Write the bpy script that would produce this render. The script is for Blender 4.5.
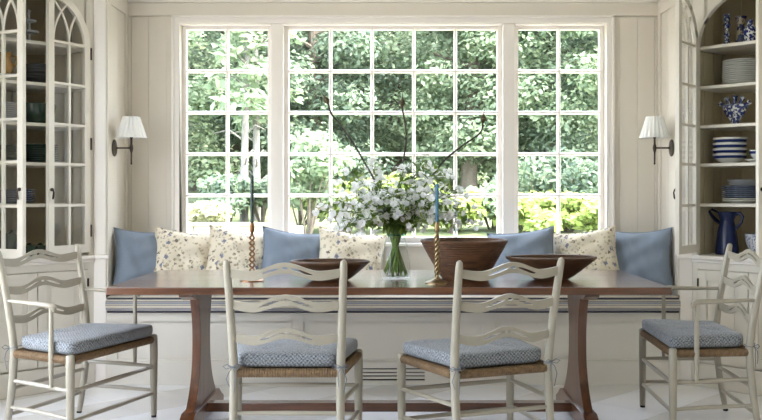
import bpy, bmesh, math, random
import numpy as np
from mathutils import Vector, Matrix

random.seed(7)
PI = math.pi
C = bpy.context.scene.collection
sc = bpy.context.scene
for o in list(bpy.data.objects):
    bpy.data.objects.remove(o)

# ------------------------------------------------------------------ camera, sky, sun, exposure
F, CX, CY, HC = 900.0, 393.0, 194.0, 1.196
cam_d = bpy.data.cameras.new('camera')
cam = bpy.data.objects.new('camera', cam_d)
C.objects.link(cam)
cam.location = (0, 0, HC)
cam.rotation_euler = (PI / 2, 0, 0)
cam_d.sensor_width = 36
cam_d.lens = F / 762 * 36
cam_d.shift_x = (381 - CX) / 762
cam_d.shift_y = (CY - 210) / 762
cam_d.clip_end = 400
sc.camera = cam

world = bpy.data.worlds.new('world')
sc.world = world
world.use_nodes = True
wn = world.node_tree
sky = wn.nodes.new('ShaderNodeTexSky')
sky.sky_type = 'NISHITA'
sky.sun_disc = False
sky.sun_elevation = math.radians(52)
sky.sun_rotation = math.radians(115)
sky.air_density = 1.0
sky.dust_density = 4.0
sky.ozone_density = 0.7
hz = wn.nodes.new('ShaderNodeMix')          # bright, lightly clouded summer sky
hz.data_type = 'RGBA'
hz.inputs[0].default_value = 0.6
hz.inputs[7].default_value = (3.65, 3.75, 4.0, 1)
wn.links.new(sky.outputs[0], hz.inputs[6])
wn.links.new(hz.outputs[2], wn.nodes['Background'].inputs[0])
wn.nodes['Background'].inputs[1].default_value = 0.60

sun_d = bpy.data.lights.new('sun', 'SUN')
sun_d.energy = 3.0
sun_d.color = (1.0, 0.965, 0.91)
sun_d.angle = math.radians(2.0)
sun = bpy.data.objects.new('sun', sun_d)
C.objects.link(sun)
sun.rotation_euler = (math.radians(42), 0, math.radians(65))   # from beside and behind the house, high

sc.view_settings.view_transform = 'Standard'
sc.view_settings.look = 'None'
sc.view_settings.gamma = 1
sc.view_settings.use_curve_mapping = False
sc.view_settings.exposure = 2.48
sc.cycles.use_denoising = True
sc.cycles.max_bounces = 10
sc.cycles.diffuse_bounces = 6
sc.cycles.transparent_max_bounces = 16
sc.cycles.caustics_reflective = False
sc.cycles.caustics_refractive = False


def portal(name, loc, rot, w, h):
    d = bpy.data.lights.new(name, 'AREA')
    d.shape = 'RECTANGLE'
    d.size, d.size_y = w, h
    d.cycles.is_portal = True
    o = bpy.data.objects.new(name, d)
    C.objects.link(o)
    o.location = loc
    o.rotation_euler = rot
    return o


portal('portal_garden_window', (0, 6.24, 1.6), (-PI / 2, 0, 0), 2.95, 1.55)
portal('portal_side_window', (-2.50, 2.75, 1.4), (0, -PI / 2, 0), 2.1, 3.5)


def P(px, py, d):
    return Vector(((px - CX) * d / F, d, HC - (py - CY) * d / F))


# ------------------------------------------------------------------ materials
def nt(name):
    m = bpy.data.materials.new(name)
    m.use_nodes = True
    t = m.node_tree
    return m, t, t.nodes['Principled BSDF']


def coords(t, scale=(1, 1, 1), kind='Object'):
    tc = t.nodes.new('ShaderNodeTexCoord')
    mp = t.nodes.new('ShaderNodeMapping')
    mp.inputs['Scale'].default_value = scale
    t.links.new(tc.outputs[kind], mp.inputs['Vector'])
    return mp.outputs['Vector']


def ramp(t, fac, stops, interp='LINEAR'):
    r = t.nodes.new('ShaderNodeValToRGB')
    r.color_ramp.interpolation = interp
    els = r.color_ramp.elements
    while len(els) < len(stops):
        els.new(0.5)
    for e, (p, c) in zip(els, stops):
        e.position = p
        e.color = (c[0], c[1], c[2], 1)
    t.links.new(fac, r.inputs['Fac'])
    return r.outputs['Color']


def noise(t, vec, scale, detail=3, rough=0.5):
    n = t.nodes.new('ShaderNodeTexNoise')
    n.inputs['Scale'].default_value = scale
    n.inputs['Detail'].default_value = detail
    n.inputs['Roughness'].default_value = rough
    t.links.new(vec, n.inputs['Vector'])
    return n.outputs['Fac']


def bump(t, b, h, strength, dist=0.002):
    n = t.nodes.new('ShaderNodeBump')
    n.inputs['Strength'].default_value = strength
    n.inputs['Distance'].default_value = dist
    t.links.new(h, n.inputs['Height'])
    t.links.new(n.outputs[0], b.inputs['Normal'])


def mul(c, k):
    return tuple(x * k for x in c)


def plain(name, col, rough=0.5, var=0.06, scale=8, metal=0, bmp=0, bscale=60, coat=0):
    m, t, b = nt(name)
    v = coords(t)
    t.links.new(ramp(t, noise(t, v, scale), [(0.3, mul(col, 1 - var)), (0.7, mul(col, 1 + var))]), b.inputs['Base Color'])
    b.inputs['Roughness'].default_value = rough
    b.inputs['Metallic'].default_value = metal
    b.inputs['Coat Weight'].default_value = coat
    if bmp:
        bump(t, b, noise(t, v, bscale), bmp)
    return m


def wood(name, dark, light, rough=0.3, axis='X', scale=3, coat=0.0):
    m, t, b = nt(name)
    s = {'X': (0.6, 9, 9), 'Y': (9, 0.6, 9), 'Z': (9, 9, 0.6)}[axis]
    v = coords(t, s)
    n = noise(t, v, scale, 6, 0.65)
    t.links.new(ramp(t, n, [(0.3, dark), (0.72, light)]), b.inputs['Base Color'])
    b.inputs['Roughness'].default_value = rough
    b.inputs['Coat Weight'].default_value = coat
    b.inputs['Coat Roughness'].default_value = 0.18
    bump(t, b, n, 0.08)
    return m


def thin_glass(name, tint=(0.97, 0.99, 0.98), ior=1.45, extra=0.0):
    m = bpy.data.materials.new(name)
    m.use_nodes = True
    t = m.node_tree
    t.nodes.remove(t.nodes['Principled BSDF'])
    out = t.nodes['Material Output']
    tr = t.nodes.new('ShaderNodeBsdfTransparent')
    tr.inputs[0].default_value = (*tint, 1)
    gl = t.nodes.new('ShaderNodeBsdfGlossy')
    gl.inputs['Roughness'].default_value = 0.02
    lw = t.nodes.new('ShaderNodeLayerWeight')     # Schlick reflectance, the same from both sides of a thin pane
    lw.inputs['Blend'].default_value = 0.5
    pw_ = t.nodes.new('ShaderNodeMath')
    pw_.operation = 'POWER'
    pw_.inputs[1].default_value = 5
    t.links.new(lw.outputs['Facing'], pw_.inputs[0])
    r0 = ((ior - 1) / (ior + 1)) ** 2 + extra
    ma = t.nodes.new('ShaderNodeMath')
    ma.operation = 'MULTIPLY_ADD'
    ma.inputs[1].default_value = 1 - r0
    ma.inputs[2].default_value = r0
    t.links.new(pw_.outputs[0], ma.inputs[0])
    fac = ma.outputs[0]
    mx = t.nodes.new('ShaderNodeMixShader')
    t.links.new(fac, mx.inputs[0])
    t.links.new(tr.outputs[0], mx.inputs[1])
    t.links.new(gl.outputs[0], mx.inputs[2])
    t.links.new(mx.outputs[0], out.inputs[0])
    return m


def fabric_check(name, dark, light, scale):
    m, t, b = nt(name)
    v = coords(t)
    n = noise(t, v, 170, 1)
    ck = t.nodes.new('ShaderNodeTexChecker')
    ck.inputs['Scale'].default_value = scale
    ck.inputs[1].default_value = (*dark, 1)
    ck.inputs[2].default_value = (*light, 1)
    t.links.new(v, ck.inputs['Vector'])
    nn = ramp(t, n, [(0.34, mul(dark, 1.0)), (0.64, mul(light, 1.0))])
    mx = t.nodes.new('ShaderNodeMix')
    mx.data_type = 'RGBA'
    mx.inputs[0].default_value = 0.6
    t.links.new(ck.outputs[0], mx.inputs[6])
    t.links.new(nn, mx.inputs[7])
    t.links.new(mx.outputs[2], b.inputs['Base Color'])
    b.inputs['Roughness'].default_value = 0.9
    b.inputs['Sheen Weight'].default_value = 0.2
    bump(t, b, n, 0.3)
    return m


def fabric_floral(name):
    m, t, b = nt(name)
    v = coords(t, (1, 0.15, 1))

    def vor(scale, off):
        mp = t.nodes.new('ShaderNodeMapping')
        mp.inputs['Location'].default_value = off
        t.links.new(v, mp.inputs['Vector'])
        vo = t.nodes.new('ShaderNodeTexVoronoi')
        vo.inputs['Scale'].default_value = scale
        t.links.new(mp.outputs[0], vo.inputs['Vector'])
        return vo
    base = (0.73, 0.66, 0.53)
    col = None
    prev = (*base, 1)
    fine = noise(t, v, 110, 2)
    for scale, off, c, thr in ((23, (3.1, 0, 1.7), (0.36, 0.31, 0.20), 0.22), (31, (1.3, 0, 7.7), (0.50, 0.44, 0.33), 0.26),
                               (14, (9.2, 0, 4.4), (0.20, 0.215, 0.28), 0.20), (19, (5.5, 0, 2.2), (0.18, 0.15, 0.12), 0.20),
                               (34, (2.5, 0, 8.2), (0.48, 0.45, 0.33), 0.24)):
        vo = vor(scale, off)
        a = t.nodes.new('ShaderNodeMath')
        a.operation = 'MULTIPLY_ADD'
        a.inputs[1].default_value = 0.45
        t.links.new(fine, a.inputs[0])
        t.links.new(vo.outputs['Distance'], a.inputs[2])
        lt = t.nodes.new('ShaderNodeMath')
        lt.operation = 'LESS_THAN'
        lt.inputs[1].default_value = thr + 0.21
        t.links.new(a.outputs[0], lt.inputs[0])
        mx = t.nodes.new('ShaderNodeMix')
        mx.data_type = 'RGBA'
        t.links.new(lt.outputs[0], mx.inputs[0])
        if col is None:
            mx.inputs[6].default_value = prev
        else:
            t.links.new(col, mx.inputs[6])
        mx.inputs[7].default_value = (*c, 1)
        col = mx.outputs[2]
    t.links.new(col, b.inputs['Base Color'])
    b.inputs['Roughness'].default_value = 0.9
    bump(t, b, noise(t, v, 300, 2), 0.15)
    return m


def fabric_ticking(name):
    m, t, b = nt(name)
    tc = t.nodes.new('ShaderNodeTexCoord')
    sp = t.nodes.new('ShaderNodeSeparateXYZ')
    t.links.new(tc.outputs['Object'], sp.inputs[0])
    a = t.nodes.new('ShaderNodeMath')
    a.operation = 'SUBTRACT'
    t.links.new(sp.outputs['Z'], a.inputs[0])
    t.links.new(sp.outputs['Y'], a.inputs[1])
    f = t.nodes.new('ShaderNodeMath')
    f.operation = 'MULTIPLY'
    f.inputs[1].default_value = 1 / 0.042
    t.links.new(a.outputs[0], f.inputs[0])
    fr = t.nodes.new('ShaderNodeMath')
    fr.operation = 'FRACT'
    t.links.new(f.outputs[0], fr.inputs[0])
    L, B, G = (0.60, 0.55, 0.46), (0.05, 0.06, 0.10), (0.24, 0.25, 0.30)
    t.links.new(ramp(t, fr.outputs[0], [(0, L), (0.30, B), (0.40, L), (0.52, G), (0.74, L), (0.80, B), (0.88, L)], 'CONSTANT'), b.inputs['Base Color'])
    b.inputs['Roughness'].default_value = 0.9
    return m


def leaf_mat(name, stops, transl=0.45):
    m = bpy.data.materials.new(name)
    m.use_nodes = True
    t = m.node_tree
    b = t.nodes['Principled BSDF']
    out = t.nodes['Material Output']
    g = t.nodes.new('ShaderNodeNewGeometry')
    c = ramp(t, g.outputs['Random Per Island'], stops)
    t.links.new(c, b.inputs['Base Color'])
    b.inputs['Roughness'].default_value = 0.55
    tl = t.nodes.new('ShaderNodeBsdfTranslucent')
    t.links.new(c, tl.inputs[0])
    mx = t.nodes.new('ShaderNodeMixShader')
    mx.inputs[0].default_value = transl
    t.links.new(b.outputs[0], mx.inputs[1])
    t.links.new(tl.outputs[0], mx.inputs[2])
    t.links.new(mx.outputs[0], out.inputs[0])
    return m


def delft(name, base=(0.66, 0.67, 0.66), ink=(0.02, 0.035, 0.16), scale=62, thr=0.54):
    m, t, b = nt(name)
    n = noise(t, coords(t), scale, 2, 0.6)
    t.links.new(ramp(t, n, [(thr - 0.03, ink), (thr + 0.03, base)]), b.inputs['Base Color'])
    b.inputs['Roughness'].default_value = 0.2
    return m


def banded(name, base, band, z0, z1):
    m, t, b = nt(name)
    tc = t.nodes.new('ShaderNodeTexCoord')
    sp = t.nodes.new('ShaderNodeSeparateXYZ')
    t.links.new(tc.outputs['Object'], sp.inputs[0])
    mr = t.nodes.new('ShaderNodeMapRange')
    mr.inputs['From Min'].default_value = 0
    mr.inputs['From Max'].default_value = 0.2
    t.links.new(sp.outputs['Z'], mr.inputs['Value'])
    t.links.new(ramp(t, mr.outputs[0], [(0, base), (z0 / 0.2, band), (z1 / 0.2, base)], 'CONSTANT'), b.inputs['Base Color'])
    b.inputs['Roughness'].default_value = 0.25
    return m


M = {}
M['wall'] = plain('cream wall paint', (0.70, 0.65, 0.57), 0.5, 0.015, 3)
M['trim'] = plain('ivory trim paint', (0.84, 0.795, 0.75), 0.35, 0.015, 3)
M['ceil'] = plain('ceiling paint', (0.80, 0.78, 0.72), 0.7, 0.02, 3)
M['cup'] = plain('cupboard paint', (0.70, 0.66, 0.585), 0.35, 0.015, 4)
M['cupin'] = plain('shade toned cupboard interior paint', (0.50, 0.44, 0.31), 0.5, 0.03, 4)  # cream paint darkened to tan, the interior's shade put into the colour
M['chair'] = plain('grey beige chair paint', (0.335, 0.30, 0.235), 0.32, 0.04, 14)
M['tile_w'] = plain('white floor tile', (0.86, 0.87, 0.89), 0.18, 0.02, 4)
M['tile_g'] = plain('grey floor tile', (0.72, 0.71, 0.69), 0.18, 0.03, 4)
M['grout'] = plain('floor slab', (0.55, 0.54, 0.52), 0.7)
M['table'] = wood('polished mahogany', (0.05, 0.016, 0.006), (0.155, 0.053, 0.019), 0.25, 'X', 3, 1.0)
M['table_leg'] = wood('mahogany leg', (0.05, 0.016, 0.005), (0.155, 0.056, 0.020), 0.32, 'Z', 3, 0.3)
M['bowl'] = wood('dark carved wood', (0.035, 0.016, 0.007), (0.11, 0.054, 0.024), 0.55, 'X', 4)
M['bowl2'] = wood('reddish turned wood', (0.045, 0.018, 0.007), (0.17, 0.074, 0.030), 0.6, 'X', 4)
M['rush'] = plain('woven rush', (0.15, 0.09, 0.042), 0.8, 0.35, 60, bmp=0.4, bscale=200)
M['check'] = fabric_check('blue grey checked weave', (0.032, 0.037, 0.045), (0.335, 0.35, 0.37), 110)
M['tie'] = plain('blue grey cotton tie', (0.16, 0.18, 0.21), 0.9)
M['blue'] = plain('dusty blue linen', (0.205, 0.25, 0.315), 0.9, 0.10, 220, bmp=0.2, bscale=350)
M['floral'] = fabric_floral('cream floral print')
M['tick'] = fabric_ticking('striped ticking')
M['piping'] = plain('navy piping', (0.05, 0.05, 0.07), 0.9)
M['glass'] = thin_glass('window glass', (0.985, 0.995, 0.99))
M['cupglass'] = thin_glass('cupboard door glass', (0.96, 0.97, 0.96), 1.5, 0.05)
M['vase'] = thin_glass('clear vase glass', (0.975, 0.99, 0.988), 1.25, 0.0)
M['bronze'] = plain('dark bronze', (0.055, 0.042, 0.032), 0.4, 0.1, 20, metal=0.8)
M['brass'] = plain('aged brass', (0.30, 0.215, 0.115), 0.35, 0.12, 30, metal=0.9)
M['copper'] = plain('brown bronze twist', (0.24, 0.125, 0.06), 0.35, 0.12, 30, metal=0.8)
M['candle_g'] = plain('dark green wax', (0.018, 0.038, 0.034), 0.4)
M['candle_b'] = plain('teal blue wax', (0.045, 0.15, 0.235), 0.4)
M['wick'] = plain('wick', (0.05, 0.045, 0.04), 0.9)
M['shade'] = plain('pleated white linen', (0.80, 0.80, 0.78), 0.9, 0.02, 10)
M['petal'] = None
M['eye'] = plain('flower heart', (0.50, 0.52, 0.12), 0.7)
M['stem'] = plain('green stem', (0.14, 0.22, 0.045), 0.5, 0.2, 40)
M['podstem'] = plain('dark brown stem', (0.030, 0.026, 0.016), 0.6)
M['pod'] = plain('olive brown pod', (0.05, 0.038, 0.012), 0.6, 0.2, 50)
M['petal'] = leaf_mat('white petal', [(0, (0.86, 0.86, 0.86)), (1, (0.93, 0.93, 0.94))], 0.65)
M['bleaf'] = leaf_mat('bouquet leaf', [(0, (0.05, 0.10, 0.015)), (0.6, (0.13, 0.21, 0.03)), (1, (0.27, 0.36, 0.07))], 0.35)
M['dark'] = plain('recess shade and foot cap black', (0.02, 0.02, 0.02), 0.9)
M['grass'] = plain('lawn', (0.11, 0.14, 0.06), 0.9, 0.35, 3, bmp=0.5, bscale=40)
M['hill'] = plain('wooded hillside', (0.035, 0.055, 0.032), 0.95, 0.6, 0.9, bmp=1, bscale=1)
M['bark'] = plain('tree bark', (0.10, 0.085, 0.065), 0.9, 0.3, 6, bmp=0.6, bscale=20)
M['birch'] = plain('pale bark', (0.15, 0.145, 0.13), 0.9, 0.3, 6, bmp=0.6, bscale=20)
M['bounce_paving'] = plain('pale paving', (0.46, 0.425, 0.385), 0.9, 0.1, 2)
M['stone'] = plain('pale garden stone', (0.45, 0.41, 0.34), 0.9, 0.15, 5, bmp=0.5, bscale=30)
M['leafA'] = leaf_mat('light green leaf', [(0, (0.15, 0.215, 0.135)), (0.5, (0.24, 0.32, 0.20)), (1, (0.38, 0.44, 0.29))], 0.5)  # lighter green foliage, tone varies at random per leaf
M['leafB'] = leaf_mat('deep green leaf', [(0, (0.115, 0.17, 0.125)), (0.6, (0.18, 0.25, 0.17)), (1, (0.28, 0.35, 0.23))], 0.5)
M['leafC'] = leaf_mat('yellow green leaf', [(0, (0.16, 0.23, 0.055)), (0.5, (0.29, 0.37, 0.10)), (1, (0.46, 0.52, 0.19))])
M['leafD'] = leaf_mat('cream blossom leaf', [(0, (0.22, 0.26, 0.10)), (0.5, (0.45, 0.45, 0.28)), (1, (0.68, 0.66, 0.50))])
M['dkgreen'] = plain('dark green glaze', (0.020, 0.040, 0.026), 0.2, 0.15, 10)
M['dkgrey'] = plain('charcoal glaze', (0.045, 0.045, 0.045), 0.25, 0.1, 10)
M['china'] = plain('white china', (0.68, 0.68, 0.66), 0.2, 0.02, 10)
M['greychina'] = plain('pale grey china', (0.42, 0.43, 0.45), 0.25, 0.03, 10)
M['amber'] = plain('amber lustre', (0.52, 0.27, 0.05), 0.2, 0.15, 12, metal=0.4)
M['cobalt'] = plain('cobalt blue glaze', (0.012, 0.022, 0.085), 0.25, 0.15, 12)
M['delft'] = delft('blue and white glaze')
M['delft2'] = delft('blue and tan glaze', (0.40, 0.34, 0.24), (0.03, 0.04, 0.11), 22, 0.5)
M['spatter'] = delft('blue spatter glaze', (0.55, 0.56, 0.60), (0.14, 0.17, 0.32), 90, 0.45)
M['bandbowl'] = banded('white glaze with blue band', (0.66, 0.66, 0.64), (0.015, 0.03, 0.14), 0.031, 0.047)
M['blueplate'] = plain('blue rimmed plate glaze', (0.16, 0.19, 0.28), 0.25, 0.3, 60)


# ------------------------------------------------------------------ mesh helpers
class MB:
    def __init__(s):
        s.v, s.f = [], []

    def add(s, vs, fs):
        n = len(s.v)
        s.v += [tuple(p) for p in vs]
        s.f += [tuple(i + n for i in f) for f in fs]
        return s

    def hexa(s, p):
        return s.add(p, [(0, 3, 2, 1), (4, 5, 6, 7), (0, 1, 5, 4), (1, 2, 6, 5), (2, 3, 7, 6), (3, 0, 4, 7)])

    def box(s, x0, x1, y0, y1, z0, z1):
        return s.hexa([(x0, y0, z0), (x1, y0, z0), (x1, y1, z0), (x0, y1, z0), (x0, y0, z1), (x1, y0, z1), (x1, y1, z1), (x0, y1, z1)])

    def prism(s, poly, fn, d0, d1):
        n = len(poly)
        vs = [fn(a, b, d0) for a, b in poly] + [fn(a, b, d1) for a, b in poly]
        fs = [tuple(range(n)), tuple(range(2 * n - 1, n - 1, -1))]
        for i in range(n):
            j = (i + 1) % n
            fs.append((i, i + n, j + n, j))
        return s.add(vs, fs)

    def tube(s, path, rad, n=8, flat=None, caps=True):
        path = [Vector(p) for p in path]
        if not hasattr(rad, '__len__'):
            rad = [rad] * len(path)
        vs = []
        up = None
        for i, p in enumerate(path):
            a = path[max(i - 1, 0)]
            b = path[min(i + 1, len(path) - 1)]
            d = (b - a).normalized()
            if up is None:
                up = Vector((0, 0, 1)) if abs(d.z) < 0.9 else Vector((0, 1, 0))
            sx = d.cross(up)
            if sx.length < 1e-5:
                sx = d.cross(Vector((1, 0, 0)))
            sx.normalize()
            up = sx.cross(d).normalized()
            for k in range(n):
                an = 2 * PI * k / n
                fl = flat if flat else 1
                vs.append(p + sx * (math.cos(an) * rad[i]) + up * (math.sin(an) * rad[i] * fl))
        fs = []
        for i in range(len(path) - 1):
            for k in range(n):
                k2 = (k + 1) % n
                fs.append((i * n + k, i * n + k2, (i + 1) * n + k2, (i + 1) * n + k))
        if caps:
            fs.append(tuple(range(n)))
            L = (len(path) - 1) * n
            fs.append(tuple(L + k for k in range(n)))
        return s.add(vs, fs)

    def lathe(s, prof, n=24, c=(0, 0, 0), sx=1, sy=1, rfn=None, close=False):
        vs, fs = [], []
        for r, z in prof:
            for k in range(n):
                an = 2 * PI * k / n
                rr = r * (rfn(an, z) if rfn else 1)
                vs.append((c[0] + rr * math.cos(an) * sx, c[1] + rr * math.sin(an) * sy, c[2] + z))
        m = len(prof)
        for i in range(m - 1 + (1 if close else 0)):
            j = (i + 1) % m
            for k in range(n):
                k2 = (k + 1) % n
                fs.append((i * n + k, i * n + k2, j * n + k2, j * n + k))
        if not close:
            if prof[0][0] > 1e-4:
                fs.append(tuple(range(n)))
            if prof[-1][0] > 1e-4:
                fs.append(tuple((m - 1) * n + k for k in range(n)))
        return s.add(vs, fs)

    def build(s, name, mat, parent=None, loc=None, rot=None, ang=35, bevel=0, smooth=True):
        me = bpy.data.meshes.new(name)
        me.from_pydata(s.v, [], s.f)
        bm = bmesh.new()
        bm.from_mesh(me)
        bmesh.ops.remove_doubles(bm, verts=bm.verts, dist=1e-6)
        bmesh.ops.recalc_face_normals(bm, faces=bm.faces)
        bm.to_mesh(me)
        bm.free()
        if smooth:
            me.shade_smooth()
            me.set_sharp_from_angle(angle=math.radians(ang))
        me.materials.append(M[mat] if isinstance(mat, str) else mat)
        o = bpy.data.objects.new(name, me)
        C.objects.link(o)
        if parent:
            o.parent = parent
        if loc is not None:
            o.location = loc
        if rot is not None:
            o.rotation_euler = rot
        if bevel:
            md = o.modifiers.new('bevel', 'BEVEL')
            md.width = bevel
            md.segments = 2
            md.limit_method = 'ANGLE'
            md.angle_limit = math.radians(50)
        return o


def tag(o, label, cat=None, group=None, kind=None):
    o['label'] = label
    if cat:
        o['category'] = cat
    if group:
        o['group'] = group
    if kind:
        o['kind'] = kind
    return o


def thing(name, label, cat, loc=(0, 0, 0), rotz=0, group=None):
    o = bpy.data.objects.new(name, None)
    C.objects.link(o)
    o.empty_display_size = 0.05
    o.location = loc
    o.rotation_euler = (0, 0, rotz)
    return tag(o, label, cat, group)


def copy_tree(o, parent=None):
    c = o.copy()
    C.objects.link(c)
    c.parent = parent
    for ch in list(o.children):
        copy_tree(ch, c)
    return c


def inst(src, name, parent, loc=None, rot=None, scale=None):
    c = bpy.data.objects.new(name, src.data)
    C.objects.link(c)
    c.parent = parent
    if loc is not None:
        c.location = loc
    if rot is not None:
        c.rotation_euler = rot
    if scale is not None:
        c.scale = scale
    return c


def bx(*a):
    return MB().box(*a)


def struct(name, mb, mat, label, bevel=0, parent=None):
    return tag(mb.build(name, mat, parent, bevel=bevel), label, kind='structure')


# ------------------------------------------------------------------ room shell
AW, YM, YB = 1.80, 5.65, 6.10            # alcove half width, mouth, window wall
SW = 2.46                                # side walls of the room
ZC = 2.66
ZCUP = 5.141                             # where the cupboards meet the side walls
RY = -2.0                                # rear wall

floor = struct('floor', bx(-2.9, 2.9, RY, 6.25, -0.10, -0.008), 'grout', 'floor slab under pale diamond tiles')
T = 0.40
h = T / math.sqrt(2)


def clip_y(poly, ymax):
    out = []
    for i in range(len(poly)):
        a, b = poly[i], poly[(i + 1) % len(poly)]
        ia, ib = a[1] <= ymax, b[1] <= ymax
        if ia:
            out.append(a)
        if ia != ib:
            k = (ymax - a[1]) / (b[1] - a[1])
            out.append((a[0] + k * (b[0] - a[0]), ymax))
    return out


proto_tile = {}
g = 0.0012
for i in range(-10, 11):
    for j in range(-1, 29):
        if (i + j) % 2:
            continue
        cx, cy = 0.03 + i * h, RY + 0.10 + j * h
        if abs(cx) > SW + 0.1 or cy < RY + 0.2 or cy > YM + h - 0.02:  # unseen slab added to bounce neutral light and cut the green cast
            continue
        q = ((i - j) // 2) % 2 if True else 0
        mat = 'tile_w' if ((i - j) // 2 + (i + j) // 2 * 0) % 2 == 0 else 'tile_g'
        full = [(-h + g, 0), (0, -h + g), (h - g, 0), (0, h - g)]
        pl = clip_y(full, YM - 0.002 - cy)
        if len(pl) < 3:
            continue
        key = mat if len(pl) == 4 and pl == full else None
        if key and key in proto_tile:
            inst(proto_tile[key], 'tile', floor, (cx, cy, 0))
        else:
            o = MB().prism(pl, lambda a, b, d: (a, b, d), -0.008, 0.0).build('tile', mat, floor, (cx, cy, 0), smooth=False)
            if key:
                proto_tile[key] = o

struct('ceiling', bx(-2.9, 2.9, RY - 0.2, 6.26, ZC, ZC + 0.15), 'ceil', 'pale painted ceiling over the dining room')

# window wall
wb = MB()
wb.box(-1.86, 1.86, YB, YB + 0.16, -0.1, 0.865)
wb.box(-1.86, 1.86, YB, YB + 0.16, 2.352, ZC)
wb.box(-1.86, -1.445, YB, YB + 0.16, 0.865, 2.352)
wb.box(1.445, 1.86, YB, YB + 0.16, 0.865, 2.352)
wall_back = struct('wall_back', wb, 'wall', 'cream panelled wall around the three garden windows')
for s in (-1, 1):
    xs = [(1.50, 1.5295, 0.012), (1.531, 1.6528, 0.006), (1.6545, 1.7695, 0.006), (1.771, 1.80, 0.012)]
    for a, b, pr in xs:
        bx(min(s * a, s * b), max(s * a, s * b), YB - pr, YB, 0.45, 2.392).build('plank', 'wall', wall_back, bevel=0.0015)
bx(-1.80, 1.80, YB - 0.018, YB, 2.40, 2.488).build('frieze_board', 'wall', wall_back, bevel=0.002)

sidewall = {}
for s, nm in ((-1, 'left'), (1, 'right')):
    w = bx(min(s * AW, s * 1.86), max(s * AW, s * 1.86), YM + 0.001, YB, 0, ZC)
    o = struct('wall_alcove_' + nm, w, 'wall', 'cream panelled side wall of the window alcove, %s' % ('beside the green china cupboard' if s < 0 else 'beside the blue china cupboard'))
    sidewall[s] = o
    x0, x1 = sorted((s * AW, s * (AW - 0.012)))
    bx(x0, x1, YM + 0.001, YM + 0.06, 0.56, 2.488).build('stile', 'wall', o, bevel=0.002)
    bx(x0, x1, YB - 0.075, YB - 0.019, 0.56, 2.488).build('stile', 'wall', o, bevel=0.002)
    bx(x0, x1, YM + 0.062, YB - 0.077, 2.40, 2.488).build('rail', 'wall', o, bevel=0.002)
    x0, x1 = sorted((s * AW, s * (AW - 0.005)))
    ym = (YM + YB) / 2
    bx(x0, x1, YM + 0.065, ym - 0.002, 0.56, 2.397).build('plank', 'wall', o, bevel=0.002)
    bx(x0, x1, ym + 0.002, YB - 0.08, 0.56, 2.397).build('plank', 'wall', o, bevel=0.002)
    # frontal pilaster strip between alcove and cupboard
    x0, x1 = sorted((s * (AW + 0.0), s * 1.877))
    bx(x0, x1, YM - 0.006, YM + 0.05, 0, ZC).build('pilaster', 'trim', o, bevel=0.002)
    # room side wall
    x0, x1 = sorted((s * SW, s * (SW + 0.12)))
    if s < 0:                             # a garden window in this wall, out of view
        sw = bx(x0, x1, RY - 0.15, 1.0, -0.1, ZC).box(x0, x1, 4.5, ZCUP, -0.1, ZC).box(x0, x1, 1.0, 4.5, -0.1, 0.35).box(x0, x1, 1.0, 4.5, 2.45, ZC)
    else:
        sw = bx(x0, x1, RY - 0.15, ZCUP, -0.1, ZC)
    side = struct('wall_' + nm, sw, 'wall', 'plain cream side wall of the room beside the %s' % ('green china cupboard' if s < 0 else 'blue china cupboard'))
    x0, x1 = sorted((s * 2.38, s * 2.60))
    bx(x0, x1, ZCUP, ZCUP + 0.06, 0, ZC).build('return_strip', 'trim', side)

# crown moulding in the alcove
cr = [(0, 2.488), (0.012, 2.492), (0.012, 2.508), (0.022, 2.515), (0.05, 2.56), (0.06, 2.60), (0.075, 2.62), (0.075, ZC), (0, ZC)]
m = MB().prism(cr, lambda a, b, d: (d, YB - 0.0 - a, b), -AW, AW)
struct('trim_1', m, 'trim', 'cream crown moulding above the windows')
for s, k in ((-1, 2), (1, 3)):
    m = MB().prism(cr, lambda a, b, d: (s * (AW - a), d, b), YM, YB - 0.076)
    struct('trim_%d' % k, m, 'trim', 'cream crown moulding above the sconce by the %s cupboard' % ('green china' if s < 0 else 'blue china'))

struct('wall_rear', bx(-2.6, 2.6, RY - 0.15, RY, -0.1, ZC), 'wall', 'plain cream rear wall of the dining room')

# ------------------------------------------------------------------ windows
GZ0, GZ1, GY = 0.901, 2.322, 6.18
panes_mesh = {}


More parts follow.
